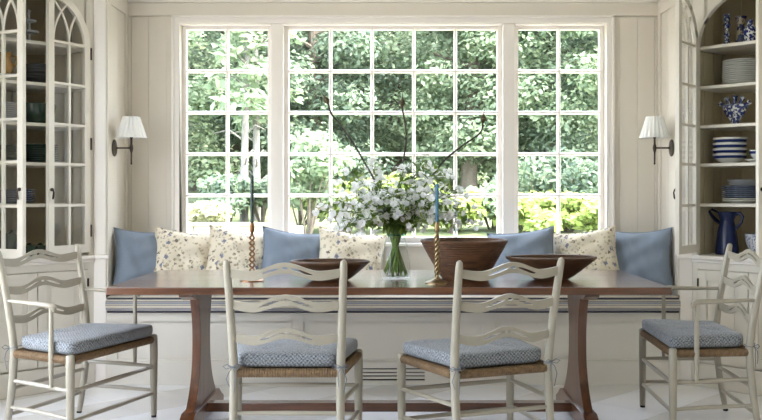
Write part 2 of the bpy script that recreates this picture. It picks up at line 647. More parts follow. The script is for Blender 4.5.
def window(idx, gx0, gx1, cols, label):
    w = MB()
    a, b = gx0 - 0.030, gx1 + 0.030
    z0, z1 = GZ0 - 0.036, GZ1 + 0.030
    w.box(a, gx0, GY - 0.02, GY + 0.025, z0, z1)
    w.box(gx1, b, GY - 0.02, GY + 0.025, z0, z1)
    w.box(gx0, gx1, GY - 0.02, GY + 0.025, z0, GZ0)
    w.box(gx0, gx1, GY - 0.02, GY + 0.025, GZ1, z1)
    o = struct('window_%d' % idx, w, 'trim', label, bevel=0.003)
    rows = 5
    pw, ph = (gx1 - gx0) / cols, (GZ1 - GZ0) / rows
    for c in range(1, cols):
        x = gx0 + c * pw
        m = MB().prism([(-0.012, -0.004), (-0.005, -0.022), (0.005, -0.022), (0.012, -0.004), (0.012, 0.012), (-0.012, 0.012)], lambda p, q, d: (x + p, GY + q, d), GZ0, GZ1)
        m.build('muntin', 'trim', o)
    for r in range(1, rows):
        z = GZ0 + r * ph
        m = MB().prism([(-0.012, -0.004), (-0.005, -0.0215), (0.005, -0.0215), (0.012, -0.004), (0.012, 0.012), (-0.012, 0.012)], lambda p, q, d: (d, GY + q, z + p), gx0, gx1)
        m.build('muntin', 'trim', o)
    key = round(pw, 3)
    for c in range(cols):
        for r in range(rows):
            cx, cz = gx0 + (c + .5) * pw, GZ0 + (r + .5) * ph
            if key in panes_mesh:
                inst(panes_mesh[key], 'pane', o, (cx, GY, cz))
            else:
                vs = [(-pw / 2, 0, -ph / 2), (pw / 2, 0, -ph / 2), (pw / 2, 0, ph / 2), (-pw / 2, 0, ph / 2)]
                panes_mesh[key] = MB().add(vs, [(0, 1, 2, 3)]).build('pane', 'glass', o, (cx, GY, cz), smooth=False)
    return o


window(1, -1.415, -0.858, 2, 'narrow white sash window of two pane columns beside the dark green candle')
window(2, -0.714, 0.714, 5, 'wide white sash window of five pane columns behind the flowers')
window(3, 0.858, 1.415, 2, 'narrow white sash window of two pane columns beside the blue china cupboard')

# window in the side wall (out of view)
m = MB()
ny, nz = 5, 4
dy_, dz_ = 3.5 / ny, 2.1 / nz
for k in range(ny + 1):
    yy = min(max(1.0 + dy_ * k, 1.015), 4.485)
    m.box(-2.56, -2.53, yy - 0.015, yy + 0.015, 0.35, 2.45)
for k in range(nz + 1):
    zz = min(max(0.35 + dz_ * k, 0.365), 2.435)
    m.box(-2.558, -2.532, 1.0, 4.5, zz - 0.015, zz + 0.015)
w4 = struct('window_4', m, 'trim', 'white many-paned window in the side wall near the table end')
for a in range(ny):
    for b in range(nz):
        y0, z0, y1, z1 = 1.0 + dy_ * a, 0.35 + dz_ * b, 1.0 + dy_ * (a + 1), 0.35 + dz_ * (b + 1)
        MB().add([(-2.545, y0, z0), (-2.545, y1, z0), (-2.545, y1, z1), (-2.545, y0, z1)], [(0, 1, 2, 3)]).build('pane', 'glass', w4, smooth=False)

# casing, mullions, sill
m = MB()
for s in (-1, 1):
    a, b = sorted((s * 1.445, s * 1.490))
    m.box(a, b, YB - 0.020, YB, 0.865, 2.396)
    a, b = sorted((s * 1.478, s * 1.494))
    m.box(a, b, YB - 0.034, YB - 0.020, 0.865, 2.400)
    a, b = sorted((s * 1.445, s * 1.452))
    m.box(a, b, YB - 0.020, GY - 0.02, 0.865, 2.352)
m.box(-1.478, 1.478, YB - 0.020, YB, 2.352, 2.396)
m.box(-1.494, 1.494, YB - 0.034, YB - 0.020, 2.384, 2.400)
m.box(-1.445, 1.445, YB, GY - 0.02, 2.345, 2.352)
struct('trim_4', m, 'trim', 'white casing running round the three windows', bevel=0.002)
for s, k in ((-1, 5), (1, 6)):
    a, b = sorted((s * 0.744, s * 0.828))
    m = bx(a, b, YB - 0.004, YB + 0.16, 0.865, 2.352)
    struct('trim_%d' % k, m, 'trim', 'white mullion post between the wide window and the %s narrow window' % ('candle side' if s < 0 else 'blue china side'), bevel=0.004)
struct('trim_7', bx(-1.52, 1.52, YB - 0.055, YB + 0.16, 0.842, 0.865), 'trim', 'white window sill above the cushioned bench', bevel=0.004)

# ------------------------------------------------------------------ window seat
seat = thing('window_seat', 'long built-in cream window bench with a slotted vent in its base', 'bench', (0, YM, 0))
ht = 0.452
sm = MB().box(-AW, AW, 0.012, YB - YM - 0.002, 0.0, ht)
sm.build('body', 'cup', seat)
fr = MB()
fr.box(-AW, AW, 0, 0.012, 0.395, ht)
fr.box(-AW, -AW + 0.07, 0, 0.012, 0.15, 0.395)
fr.box(AW - 0.07, AW, 0, 0.012, 0.15, 0.395)
for x in (-0.6, 0.6):
    fr.box(x - 0.035, x + 0.035, 0, 0.012, 0.15, 0.395)
fr.build('face_frame', 'cup', seat, bevel=0.003)
bb = MB()
gx0, gx1, gz0, gz1 = -0.21, 0.20, 0.026, 0.104
bb.box(-AW, gx0, -0.012, 0.012, 0.0, 0.145)
bb.box(gx1, AW, -0.012, 0.012, 0.0, 0.145)
bb.box(gx0, gx1, -0.012, 0.012, 0.0, gz0)
bb.box(gx0, gx1, -0.012, 0.012, gz1, 0.145)
bb.box(-AW, AW, -0.006, 0.012, 0.145, 0.158)
bb.build('plinth', 'cup', seat, bevel=0.002)
gr = bx(gx0, gx1, 0.008, 0.0119, gz0, gz1).build('vent', 'dark', seat)  # dark sheet painted for the unlit recess behind the slats
sl = (gz1 - gz0) / 7
for k in range(3):
    z = gz0 + (2 * k + 1) * sl + 0.001
    bx(gx0, gx1, -0.010, 0.007, z - 0.001, z + sl * 1.15).build('slat', 'cup', gr)

# seat cushion
def rounded_slab(x0, x1, y0, y1, z0, z1, r, n=6):
    m = MB()
    prof = []
    zc = (z0 + z1) / 2
    hh = (z1 - z0) / 2
    for k in range(n + 1):
        a = -PI / 2 + PI * k / n
        prof.append((r * (1 - math.cos(a)), zc + hh * math.sin(a)))
    vs, fs = [], []
    for ins, z in prof:
        vs += [(x0 + ins, y0 + ins, z), (x1 - ins, y0 + ins, z), (x1 - ins, y1 - ins, z), (x0 + ins, y1 - ins, z)]
    for k in range(n):
        for q in range(4):
            q2 = (q + 1) % 4
            fs.append((k * 4 + q, k * 4 + q2, k * 4 + 4 + q2, k * 4 + 4 + q))
    fs += [(0, 1, 2, 3), tuple(n * 4 + q for q in range(4))]
    return m.add(vs, fs)


ZS = 0.556
bc = thing('bench_cushion', 'long striped ticking mattress cushion on the window bench', 'cushion', (0, 0, 0))
mm = rounded_slab(-1.795, 1.795, 5.612, 6.06, 0.4535, ZS, 0.016)
mm.build('cushion_body', 'tick', bc, ang=60)
for z in (0.4605, ZS - 0.012):
    MB().tube([(-1.783, 5.616, z), (1.783, 5.616, z)], 0.0065, 6).build('piping', 'piping', bc)

# ------------------------------------------------------------------ cupboards
CU0 = 1.877
CW = 0.72
UH0, UH1 = 0.04, 0.68
DW = 0.32
ZSP, ZDB = 2.10, 0.835
SHELF = [1.137, 1.387, 1.626, 1.871, 2.12]
ZCT = 0.815


def cup_world(s, u, v, z):
    k = math.sqrt(0.5)
    return Vector((s * (CU0 + k * (u + v)), YM + k * (v - u), z))


def cup_from_px(s, px, v, z):
    k = s * (px - CX) / F
    q = math.sqrt(0.5)
    u = (k * YM - CU0 + q * v * (k - 1)) / (q * (1 + k))
    return cup_world(s, u, v, z)


def arch_z(u):
    d = DW - u if u < DW else u - DW
    return ZSP + math.sqrt(max(DW * DW - d * d, 0))


def cupboard(s, label, openings):
    root = thing('corner_cupboard', label, 'cupboard', (s * CU0, YM, 0), -s * PI / 4)

    def b(u0, u1, v0, v1, z0, z1, mb=None):
        a, c = sorted((s * u0, s * u1))
        return (mb or MB()).box(a, c, v0, v1, z0, z1)

    # face frame with arched opening
    m = MB()
    b(0, UH0, 0, 0.028, ZCT, ZC, m)
    b(UH1, CW, 0, 0.028, ZCT, ZC, m)
    n = 28
    for k in range(n):
        ta, tb = PI * k / n, PI * (k + 1) / n
        ua, ub = UH0 + DW - DW * math.cos(ta), UH0 + DW - DW * math.cos(tb)
        za, zb = ZSP + DW * math.sin(ta), ZSP + DW * math.sin(tb)
        m.hexa([(s * ua, 0, za), (s * ub, 0, zb), (s * ub, 0.028, zb), (s * ua, 0.028, za),
                (s * ua, 0, ZC), (s * ub, 0, ZC), (s * ub, 0.028, ZC), (s * ua, 0.028, ZC)])
    m.build('face_frame', 'cup', root, ang=30)
    # arched bead round the opening
    pts = [(s * (UH0 - 0.006), -0.002, ZCT + 0.01), (s * (UH0 - 0.006), -0.002, ZSP)]
    for k in range(1, 24):
        t = PI * k / 24
        pts.append((s * (UH0 + DW - (DW + 0.006) * math.cos(t)), -0.002, ZSP + (DW + 0.006) * math.sin(t)))
    pts += [(s * (UH1 + 0.006), -0.002, ZSP), (s * (UH1 + 0.006), -0.002, ZCT + 0.01)]
    MB().tube(pts, 0.006, 6).build('arch_bead', 'cup', root)
    # interior shell
    path = [(0.004, 0.03), (0.035, 0.33), (0.22, 0.50), (0.50, 0.50), (0.685, 0.33), (0.716, 0.03)]
    cx, cy = 0.36, 0.2
    outer = [((u - cx) * 1.07 + cx, (v - cy) * 1.08 + cy if v > 0.1 else v) for u, v in path]
    m = MB()
    for i in range(len(path) - 1):
        a, c, d, e = path[i], path[i + 1], outer[i + 1], outer[i]
        m.hexa([(s * a[0], a[1], 0), (s * c[0], c[1], 0), (s * d[0], d[1], 0), (s * e[0], e[1], 0),
                (s * a[0], a[1], ZC), (s * c[0], c[1], ZC), (s * d[0], d[1], ZC), (s * e[0], e[1], ZC)])
    m.build('back_panel', 'cupin', root)
    # bead board strips on the back
    for i in range(len(path) - 1):
        a, c = Vector(path[i]), Vector(path[i + 1])
        L = (c - a).length
        nb = max(2, int(L / 0.09))
        d = (c - a) / nb
        nrm = Vector((d.y, -d.x)).normalized()
        if (Vector((cx, cy)) - a).dot(nrm) < 0:
            nrm = -nrm
        for q in range(nb):
            p0, p1 = a + d * q + d.normalized() * 0.003, a + d * (q + 1) - d.normalized() * 0.003
            p2, p3 = p1 + nrm * 0.006, p0 + nrm * 0.006
            MB().prism([(s * p[0], p[1]) for p in (p0, p1, p2, p3)], lambda x, y, z: (x, y, z), ZCT + 0.002, ZC - 0.02).build('board', 'cupin', root)
    for z in SHELF:
        inn = [(u * 0.985 + 0.0054, v - 0.008 if v > 0.1 else v + 0.004) for u, v in path]
        MB().prism([(s * u, v) for u, v in inn], lambda x, y, d: (x, y, d), z - 0.02, z).build('shelf', 'cup', root, bevel=0.002)
    # counter and base
    ct = [(-0.030, -0.030), (CW + 0.01, -0.03), (CW, 0.03), (0.71, 0.33), (0.50, 0.515), (0.22, 0.515), (0.012, 0.33), (0.0, 0.03), (-0.030, 0.0)]
    MB().prism([(s * u, v) for u, v in ct], lambda x, y, d: (x, y, d), ZCT - 0.024, ZCT).build('counter', 'trim', root, bevel=0.004)
    b(0, CW, -0.014, 0.02, ZCT - 0.045, ZCT - 0.0245).build('counter_moulding', 'trim', root, bevel=0.005)
    m = MB()
    b(0, CW, 0.014, 0.03, 0, ZCT - 0.045, m)
    b(0, 0.04, 0, 0.014, 0.15, ZCT - 0.045, m)
    b(0.68, CW, 0, 0.014, 0.15, ZCT - 0.045, m)
    b(0.04, 0.68, 0, 0.014, 0.725, ZCT - 0.045, m)
    m.build('base_frame', 'cup', root, bevel=0.002)
    b(0, CW, -0.016, 0.014, 0, 0.145).build('plinth', 'cup', root, bevel=0.003)
    for u0, u1, hu in ((0.043, 0.357, 0.043), (0.363, 0.677, 0.677)):
        m = MB()
        b(u0, u0 + 0.055, -0.006, 0.0135, 0.154, 0.721, m)
        b(u1 - 0.055, u1, -0.006, 0.0135, 0.154, 0.721, m)
        b(u0 + 0.055, u1 - 0.055, -0.006, 0.0135, 0.154, 0.215, m)
        b(u0 + 0.055, u1 - 0.055, -0.006, 0.0135, 0.660, 0.721, m)
        b(u0 + 0.055, u1 - 0.055, 0.006, 0.0135, 0.215, 0.660, m)
        d = m.build('base_door', 'cup', root, bevel=0.002)
        b(u0 + 0.085, u1 - 0.085, 0.0, 0.006, 0.245, 0.630).build('raised_panel', 'cup', d, bevel=0.005)
        for z in (0.23, 0.62):
            MB().tube([(s * hu, -0.008, z), (s * hu, -0.008, z + 0.05)], 0.006, 8).build('hinge', 'bronze', d)
    # glazed doors
    for (uh, sign, ang) in ((UH0, 1, openings[0]), (UH1, -1, openings[1])):
        mdir = s * sign
        R = DW - 0.002
        W = DW - 0.002
        st = 0.042
        th0, th1 = -0.012, 0.012

        def fb(a0, a1, z0, z1, y0=th0, y1=th1, mb=None):
            a, c = sorted((mdir * a0, mdir * a1))
            return (mb or MB()).box(a, c, y0, y1, z0, z1)
        m = MB()
        fb(0, st, ZDB, ZSP, mb=m)
        fb(W - st, W, ZDB, ZSP + R - 0.03, mb=m)
        fb(st, W - st, ZDB, ZDB + 0.05, mb=m)
        na = 16
        for k in range(na):
            q = []
            for tt in (PI / 2 * k / na, PI / 2 * (k + 1) / na):
                for rr in (R, R - st):
                    q.append((mdir * (R - rr * math.cos(tt)), ZSP + rr * math.sin(tt)))
            a, bq, c, d = q[0], q[1], q[3], q[2]
            m.hexa([(a[0], th0, a[1]), (bq[0], th0, bq[1]), (c[0], th0, c[1]), (d[0], th0, d[1]),
                    (a[0], th1, a[1]), (bq[0], th1, bq[1]), (c[0], th1, c[1]), (d[0], th1, d[1])])
        door = m.build('glazed_door', 'cup', root, (s * uh, -0.016, 0), (0, 0, -mdir * math.radians(ang)), ang=30)
        um = W / 2
        mw = 0.0075
        fb(um - mw, um + mw, ZDB + 0.05, ZSP + 0.02, -0.010, 0.008).build('muntin', 'cup', door)
        zs = [ZDB + 0.05] + [z - 0.010 for z in SHELF]
        for z in zs[1:]:
            fb(st, W - st, z - mw, z + mw, -0.0095, 0.0075).build('muntin', 'cup', door)

        def arc(u0, dirn):
            pts = []
            for k in range(0, 30):
                t = PI / 2 * k / 29
                u = u0 + dirn * R * (1 - math.cos(t))
                z = ZSP + 0.01 + R * math.sin(t)
                if u > W - st / 2 or u < 0:
                    break
                dd = math.hypot(R - u, z - ZSP)
                if dd > R - st * 0.6:
                    break
                pts.append((mdir * u, -0.001, z))
            if len(pts) > 1:
                MB().tube(pts, mw, 6).build('tracery_bar', 'cup', door)
        arc(um, 1)
        arc(um, -1)
        arc(W - st, -1)
        arc(st, 1)
        # panes
        for r in range(5):
            for c0, c1 in ((st, um), (um, W - st)):
                x0, x1 = mdir * c0, mdir * c1
                MB().add([(x0, 0, zs[r]), (x1, 0, zs[r]), (x1, 0, zs[r + 1]), (x0, 0, zs[r + 1])], [(0, 1, 2, 3)]).build('pane', 'cupglass', door, smooth=False)
        pp = [(W - st, zs[5]), (st, zs[5])] + [(R - (R - st) * math.cos(PI / 2 * k / 14), ZSP + (R - st) * math.sin(PI / 2 * k / 14)) for k in range(14)]
        pp = [p for p in pp if p[0] <= W - st + 1e-6] + [(W - st, ZSP + R - st)]
        MB().add([(mdir * p[0], 0, p[1]) for p in pp], [tuple(range(len(pp)))]).build('pane', 'cupglass', door, smooth=False)
        # drop handle, hinges
        hx = mdir * (W - st / 2)
        kb = MB().tube([(hx, -0.012, 1.222), (hx, -0.022, 1.222)], [0.011, 0.009], 10)
        kb.tube([(hx, -0.024, 1.224), (hx, -0.030, 1.205), (hx, -0.026, 1.175), (hx, -0.022, 1.165)], [0.0045, 0.005, 0.006, 0.004], 8)
        kb.build('drop_handle', 'bronze', door)
        for z in (0.93, 1.47, 2.03):
            MB().tube([(-mdir * 0.004, -0.013, z), (-mdir * 0.004, -0.013, z + 0.075)], 0.006, 8).build('hinge', 'bronze', door)
    return root


cupboard(-1, 'cream arched corner cupboard holding dark green dishes, both glazed doors ajar', (16, 70))
cupboard(1, 'cream arched corner cupboard holding blue and white china, both glazed doors standing open', (84, 64))
for s, k in ((-1, 8), (1, 9)):
    a, c = sorted((s * (AW - 0.02), s * 1.877))
    m = bx(a, c, YM - 0.028, YM - 0.0062, ZCT - 0.024, ZCT)
    struct('trim_%d' % k, m, 'trim', 'ledge moulding across the pilaster beside the %s cupboard' % ('green china' if s < 0 else 'blue china'), bevel=0.003)

# ------------------------------------------------------------------ trestle table
TX0, TX1, TY0, TY1 = -1.369, 1.331, 4.293, 5.283
tb = thing('trestle_table', 'long polished mahogany trestle table in front of the window bench', 'table', (-0.019, 4.788, 0))
hl, hd = (TX1 - TX0) / 2, (TY1 - TY0) / 2
pw = hd * 2 / 3
for k in range(3):
    bx(-hl, hl, -hd + k * pw + (0.0004 if k else 0), -hd + (k + 1) * pw, 0.714, 0.75).build('top_board', 'table', tb, bevel=0.003)
for s in (-1, 1):
    x = s * 1.0
    hx = 0.022
    # plank leg with concave sides
    prof = []
    for k in range(25):
        t = k / 24
        z = 0.10 + t * 0.565
        w = 0.12 + (0.060 * ((t - 0.6) / 0.4) ** 2 if t > 0.6 else 0.16 * ((0.6 - t) / 0.6) ** 2.6)
        prof.append((w, z))
    poly = [(w, z) for w, z in prof] + [(-w, z) for w, z in reversed(prof)]
    MB().prism(poly, lambda a, b, d: (d, a, b), x - hx, x + hx).build('leg', 'table_leg', tb, ang=40, bevel=0.002)
    fl = 0.43
    foot = [(-fl, 0), (-fl + 0.10, 0), (-fl + 0.12, 0.018), (fl - 0.12, 0.018), (fl - 0.10, 0), (fl, 0), (fl, 0.035), (fl - 0.06, 0.06), (fl - 0.13, 0.10), (-fl + 0.13, 0.10), (-fl + 0.06, 0.06), (-fl, 0.035)]
    MB().prism(foot, lambda a, b, d: (d, a, b), x - 0.038, x + 0.038).build('foot', 'table_leg', tb, bevel=0.004)
    cl = [(-0.36, 0.714), (-0.36, 0.690), (-0.28, 0.665), (0.28, 0.665), (0.36, 0.690), (0.36, 0.714)]
    MB().prism(cl, lambda a, b, d: (d, a, b), x - 0.036, x + 0.036).build('cleat', 'table_leg', tb, bevel=0.003)
bx(-0.978, 0.978, -0.035, 0.035, 0.045, 0.092).build('stretcher', 'table', tb, bevel=0.003)


# ------------------------------------------------------------------ chairs
def slat(m, half, z, yc, thick, bow):
    N = 64

    def hump(u):
        a = abs(u)
        return 0.5 + 0.5 * math.cos(PI * min(a / 0.62, 1))
    tops, bots, gt, gb = [], [], [], []
    for k in range(N + 1):
        u = -1 + 2 * k / N
        a = abs(u)
        up = 0.010 * max(0, (a - 0.62) / 0.38) ** 1.5
        top = z - 0.036 + 0.036 * hump(u) + up
        bot = z - 0.077 + 0.030 * hump(u) + up * 1.5
        c = z - 0.0565 + 0.033 * hump(u) + up
        if a < 0.05:
            gpp = 0.006 * math.sqrt(max(0, 1 - (a / 0.05) ** 2))
        elif 0.09 < a < 0.50:
            t = (a - 0.09) / 0.41
            gpp = 0.006 * (math.sin(PI * min(1, t * 1.0)) ** 0.6)
        else:
            gpp = 0
        tops.append(top)
        bots.append(bot)
        gt.append(c + gpp)
        gb.append(c - gpp)
    vs, fs = [], []
    for k in range(N + 1):
        u = -1 + 2 * k / N
        y = yc - bow * (1 - u * u)
        for yy in (y - thick, y + thick):
            for zz in (tops[k], gt[k], gb[k], bots[k]):
                vs.append((u * half, yy, zz))
    for k in range(N):
        a, b = k * 8, k * 8 + 8
        fs += [(a, b, b + 1, a + 1), (a + 2, b + 2, b + 3, a + 3), (a + 4, a + 5, b + 5, b + 4), (a + 6, a + 7, b + 7, b + 6),
               (a, a + 4, b + 4, b), (a + 3, b + 3, b + 7, a + 7)]
        if gt[k] > gb[k] or gt[k + 1] > gb[k + 1]:
            fs += [(a + 1, b + 1, b + 5, a + 5), (a + 2, a + 6, b + 6, b + 2)]
    e = N * 8
    fs += [(0, 1, 5, 4), (2, 3, 7, 6), (e, e + 4, e + 5, e + 1), (e + 2, e + 6, e + 7, e + 3)]
    m.add(vs, fs)
    return m


def round_trapezoid(wr, wf, y0, y1, r, seg=10):
    corners = [(-wr, y0), (wr, y0), (wf, y1), (-wf, y1)]
    out = []
    for i in range(4):
        p = Vector(corners[i])
        a = (Vector(corners[i - 1]) - p).normalized()
        b = (Vector(corners[(i + 1) % 4]) - p).normalized()
        p0, p1 = p + a * r, p + b * r
        for k in range(seg + 1):
            t = k / seg
            out.append(p0 * (1 - t) ** 2 + p * 2 * t * (1 - t) + p1 * t * t)
        q = Vector(corners[(i + 1) % 4]) - b * r
        for k in range(1, 8):
            out.append(p1 + (q - p1) * (k / 8))
    return out


def make_chair(name, label, wr, wf, D, H, slat_z, arms, group=None):
    root = thing(name, label, 'chair', group=group)

    def post_x(z):
        return wr + max(0, z - 0.43) / (H - 0.43) * 0.018

    def post_y(z):
        if z < 0.43:
            return -0.055 * ((0.43 - z) / 0.43) ** 1.6
        return -0.085 * ((z - 0.43) / (H - 0.43)) ** 1.3
    for s in (-1, 1):
        zs = [0.012, 0.1, 0.2, 0.3, 0.43, 0.55, 0.67, 0.79, H - 0.03, H - 0.008, H]
        rs = [0.0145, 0.0165, 0.018, 0.019, 0.0195, 0.019, 0.018, 0.017, 0.0163, 0.0135, 0.006]
        lg = MB().tube([(s * post_x(z), post_y(z), z) for z in zs], rs, 12).build('back_post', 'chair', root, ang=50)
        MB().tube([(s * wr, post_y(0), 0), (s * wr, post_y(0.012), 0.012)], 0.014, 10).build('foot_cap', 'dark', lg)
        lg = MB().tube([(s * wf, D, z) for z in (0.012, 0.2, 0.40, 0.437, 0.443)], [0.016, 0.0195, 0.021, 0.020, 0.013], 12).build('leg', 'chair', root, ang=50)
        MB().tube([(s * wf, D, 0), (s * wf, D, 0.012)], 0.014, 10).build('foot_cap', 'dark', lg)
    for z in slat_z:
        zc = z - 0.045
        slat(MB(), post_x(zc) - 0.006, z, post_y(zc), 0.0055, 0.022).build('slat', 'chair', root, ang=40)
    # stretchers
    for s in (-1, 1):
        for z in (0.285, 0.155):
            MB().tube([(s * wr, post_y(z), z), (s * (wr + wf) / 2, D / 2, z - 0.004), (s * wf, D, z - 0.012)], [0.009, 0.0115, 0.009], 8).build('stretcher', 'chair', root)
    for z in (0.270, 0.130):
        MB().tube([(-wf, D, z), (0, D, z), (wf, D, z)], [0.009, 0.012, 0.009], 8).build('stretcher', 'chair', root)
    for z in (0.245, 0.115):
        MB().tube([(-wr, post_y(z), z), (0, post_y(z), z), (wr, post_y(z), z)], [0.009, 0.0115, 0.009], 8).build('stretcher', 'chair', root)
    # rush seat: corrugated wrapped rails and woven top
    m = MB()
    cr = [(-wr, 0), (wr, 0), (wf, D), (-wf, D)]
    for i in range(4):
        a, b = Vector(cr[i]), Vector(cr[(i + 1) % 4])
        L = (b - a).length
        n = int(L / 0.006)
        pts, rr = [], []
        for k in range(n + 1):
            t = k / n
            t2 = 0.03 + 0.94 * t
            p = a + (b - a) * t2
            pts.append((p.x, p.y, 0.4165))
            rr.append(0.0205 if k % 2 else 0.0178)
        m.tube(pts, rr, 8)
    cen = (0, D * 0.5, 0.425)
    for i in range(4):
        a, b = cr[i], cr[(i + 1) % 4]
        m.add([(a[0], a[1], 0.432), (b[0], b[1], 0.432), cen], [(0, 1, 2)])
        m.add([(a[0], a[1], 0.402), (b[0], b[1], 0.402), (0, D * .5, 0.408)], [(0, 1, 2)])
    m.build('rush_seat', 'rush', root, ang=20)
    # tied cushion
    out = round_trapezoid(wr - 0.012, wf + 0.004, 0.012, D + 0.012, 0.05)
    cx, cy = 0, D * 0.52
    prof = [(0.55, 0.0), (0.93, 0.0), (0.985, 0.010), (1.0, 0.022), (1.0, 0.044), (0.993, 0.054), (0.975, 0.059), (0.86, 0.063), (0.7, 0.066), (0.5, 0.068), (0.3, 0.069), (0.12, 0.069)]
    ztop0 = 0.4375
    vs, fs = [], []
    tuft = [(-0.09, D * 0.33), (0.09, D * 0.33), (-0.11, D * 0.72), (0.11, D * 0.72)]
    n = len(out)
    for k, (sc_, z) in enumerate(prof):
        for p in out:
            x, y = cx + (p[0] - cx) * sc_, cy + (p[1] - cy) * sc_
            dz = 0
            if k > 5:
                for tx, ty in tuft:
                    dz -= 0.014 * math.exp(-((x - tx) ** 2 + (y - ty) ** 2) / (2 * 0.028 ** 2))
            dz += 0.002 * math.sin(x * 31 + y * 17) * (1 if k > 2 else 0)
            vs.append((x, y, ztop0 + z + dz))
    for k in range(len(prof) - 1):
        for q in range(n):
            q2 = (q + 1) % n
            fs.append((k * n + q, k * n + q2, k * n + n + q2, k * n + n + q))
    fs += [tuple(range(n)), tuple((len(prof) - 1) * n + q for q in range(n))]
    cu = MB().add(vs, fs).build('seat_cushion', 'check', root, ang=80)
    for k, (tx, ty) in enumerate(tuft):
        MB().lathe([(0.0005, 0.003), (0.005, 0.0015), (0.006, 0)], 8, (tx, ty, ztop0 + 0.0535)).build('tuft_button', 'tie', cu)
    for s in (-1, 1):
        x, y, z = s * (wr + 0.004), -0.022, 0.446
        m = MB()
        m.tube([(s * (wr - 0.03), 0.02, 0.452), (s * (wr - 0.02), -0.02, z), (x, y - 0.004, z), (s * (wr + 0.024), -0.005, z), (s * (wr + 0.01), 0.024, 0.45)], 0.0022, 5)
        for q in (-1, 1):
            m.tube([(x, y, z), (x + q * 0.02, y - 0.012, z + 0.014), (x + q * 0.038, y - 0.014, z + 0.006), (x + q * 0.024, y - 0.010, z - 0.006), (x, y, z)], 0.0018, 5)
            m.tube([(x, y, z), (x + q * 0.012, y - 0.012, z - 0.02), (x + q * 0.018 + s * 0.006, y - 0.010, z - 0.05), (x + q * 0.010, y - 0.012, z - 0.095 - 0.012 * q)], 0.0018, 5)
        m.build('cushion_tie', 'tie', cu)
    if arms:
        for s in (-1, 1):
            za = 0.675
            x0, y0 = s * post_x(za), post_y(za)
            t = 0.70
            ax, ay = s * (wr + (wf - wr) * t + 0.012), D * t
            pts = [(x0, y0, za), (x0 + (ax - x0) * 0.4, y0 + (ay - y0) * 0.4, za - 0.003), (x0 + (ax - x0) * 0.8 + s * 0.004, y0 + (ay - y0) * 0.8, za - 0.004),
                   (ax + s * 0.003, ay + 0.002, za - 0.006), (ax + s * 0.002, ay + 0.018, za - 0.016), (ax, ay + 0.020, za - 0.034)]
            MB().tube(pts, [0.011, 0.0135, 0.0165, 0.0185, 0.0165, 0.010], 12, flat=0.75).build('arm', 'chair', root, ang=60)
            zl = 0.282
            zz = [zl, 0.36, 0.43, 0.52, 0.62, za - 0.012]
            MB().tube([(ax, ay, z) for z in zz], [0.009, 0.012, 0.013, 0.0115, 0.010, 0.012], 10).build('arm_support', 'chair', root, ang=60)
    return root


SZ = [0.904, 0.765, 0.620]
ch1 = make_chair('side_chair', 'armless painted ladder-back chair standing square to the table, back to the dark green candle', 0.232, 0.2925, 0.45, 0.915, SZ, False, 'ladder-back chairs round the table')
ch1.location = (-0.460, 3.918, 0)
ch2 = copy_tree(ch1)
ch2['label'] = 'armless painted ladder-back chair turned askew at the table, in front of the large bowl'
ch2.location = (0.480, 3.956, 0)
ch2.rotation_euler = (0, 0, math.radians(22))
SA = [0.908, 0.770, 0.628]
ar1 = make_chair('armchair', 'painted ladder-back armchair at the table end beside the green china cupboard', 0.27, 0.33, 0.385, 0.922, SA, True, 'ladder-back chairs round the table')
AL = 20
fdir = Vector((math.cos(math.radians(AL)), -math.sin(math.radians(AL))))
rc = Vector((-1.758, 4.650))
ar1.location = (rc.x, rc.y, 0)
ar1.rotation_euler = (0, 0, math.radians(-90 - AL))
ar2 = copy_tree(ar1)
ar2['label'] = 'painted ladder-back armchair at the table end beside the blue china cupboard'
ar2.location = (1.768, 4.702, 0)
ar2.rotation_euler = (0, 0, math.radians(87))


# ------------------------------------------------------------------ scatter cushions
def pillow_mesh(w, hgt, t, seed):
    rnd = random.Random(seed)
    ph = [rnd.uniform(0, 6) for _ in range(6)]
    N = 22
    m = MB()
    for side in (-1, 1):
        vs, fs = [], []
        for i in range(N + 1):
            for j in range(N + 1):
                u, v = -1 + 2 * i / N, -1 + 2 * j / N
                x = u * (1 - 0.11 * (1 - v * v)) * w / 2
                z = v * (1 - 0.13 * (1 - u * u)) * hgt / 2
                k = max(0, (1 - u ** 4) * (1 - v ** 4)) ** 0.62
                wr = 0.010 * math.sin(5 * u + 3 * v + ph[0]) + 0.007 * math.sin(9 * v - 4 * u + ph[1]) + 0.004 * math.sin(14 * u + 6 * v + ph[2])
                vs.append((x, side * (k * t / 2 * (1 + 0.12 * v * -1) + wr * k), z))
        for i in range(N):
            for j in range(N):
                a = i * (N + 1) + j
                fs.append((a, a + 1, a + N + 2, a + N + 1))
        m.add(vs, fs)
    return m


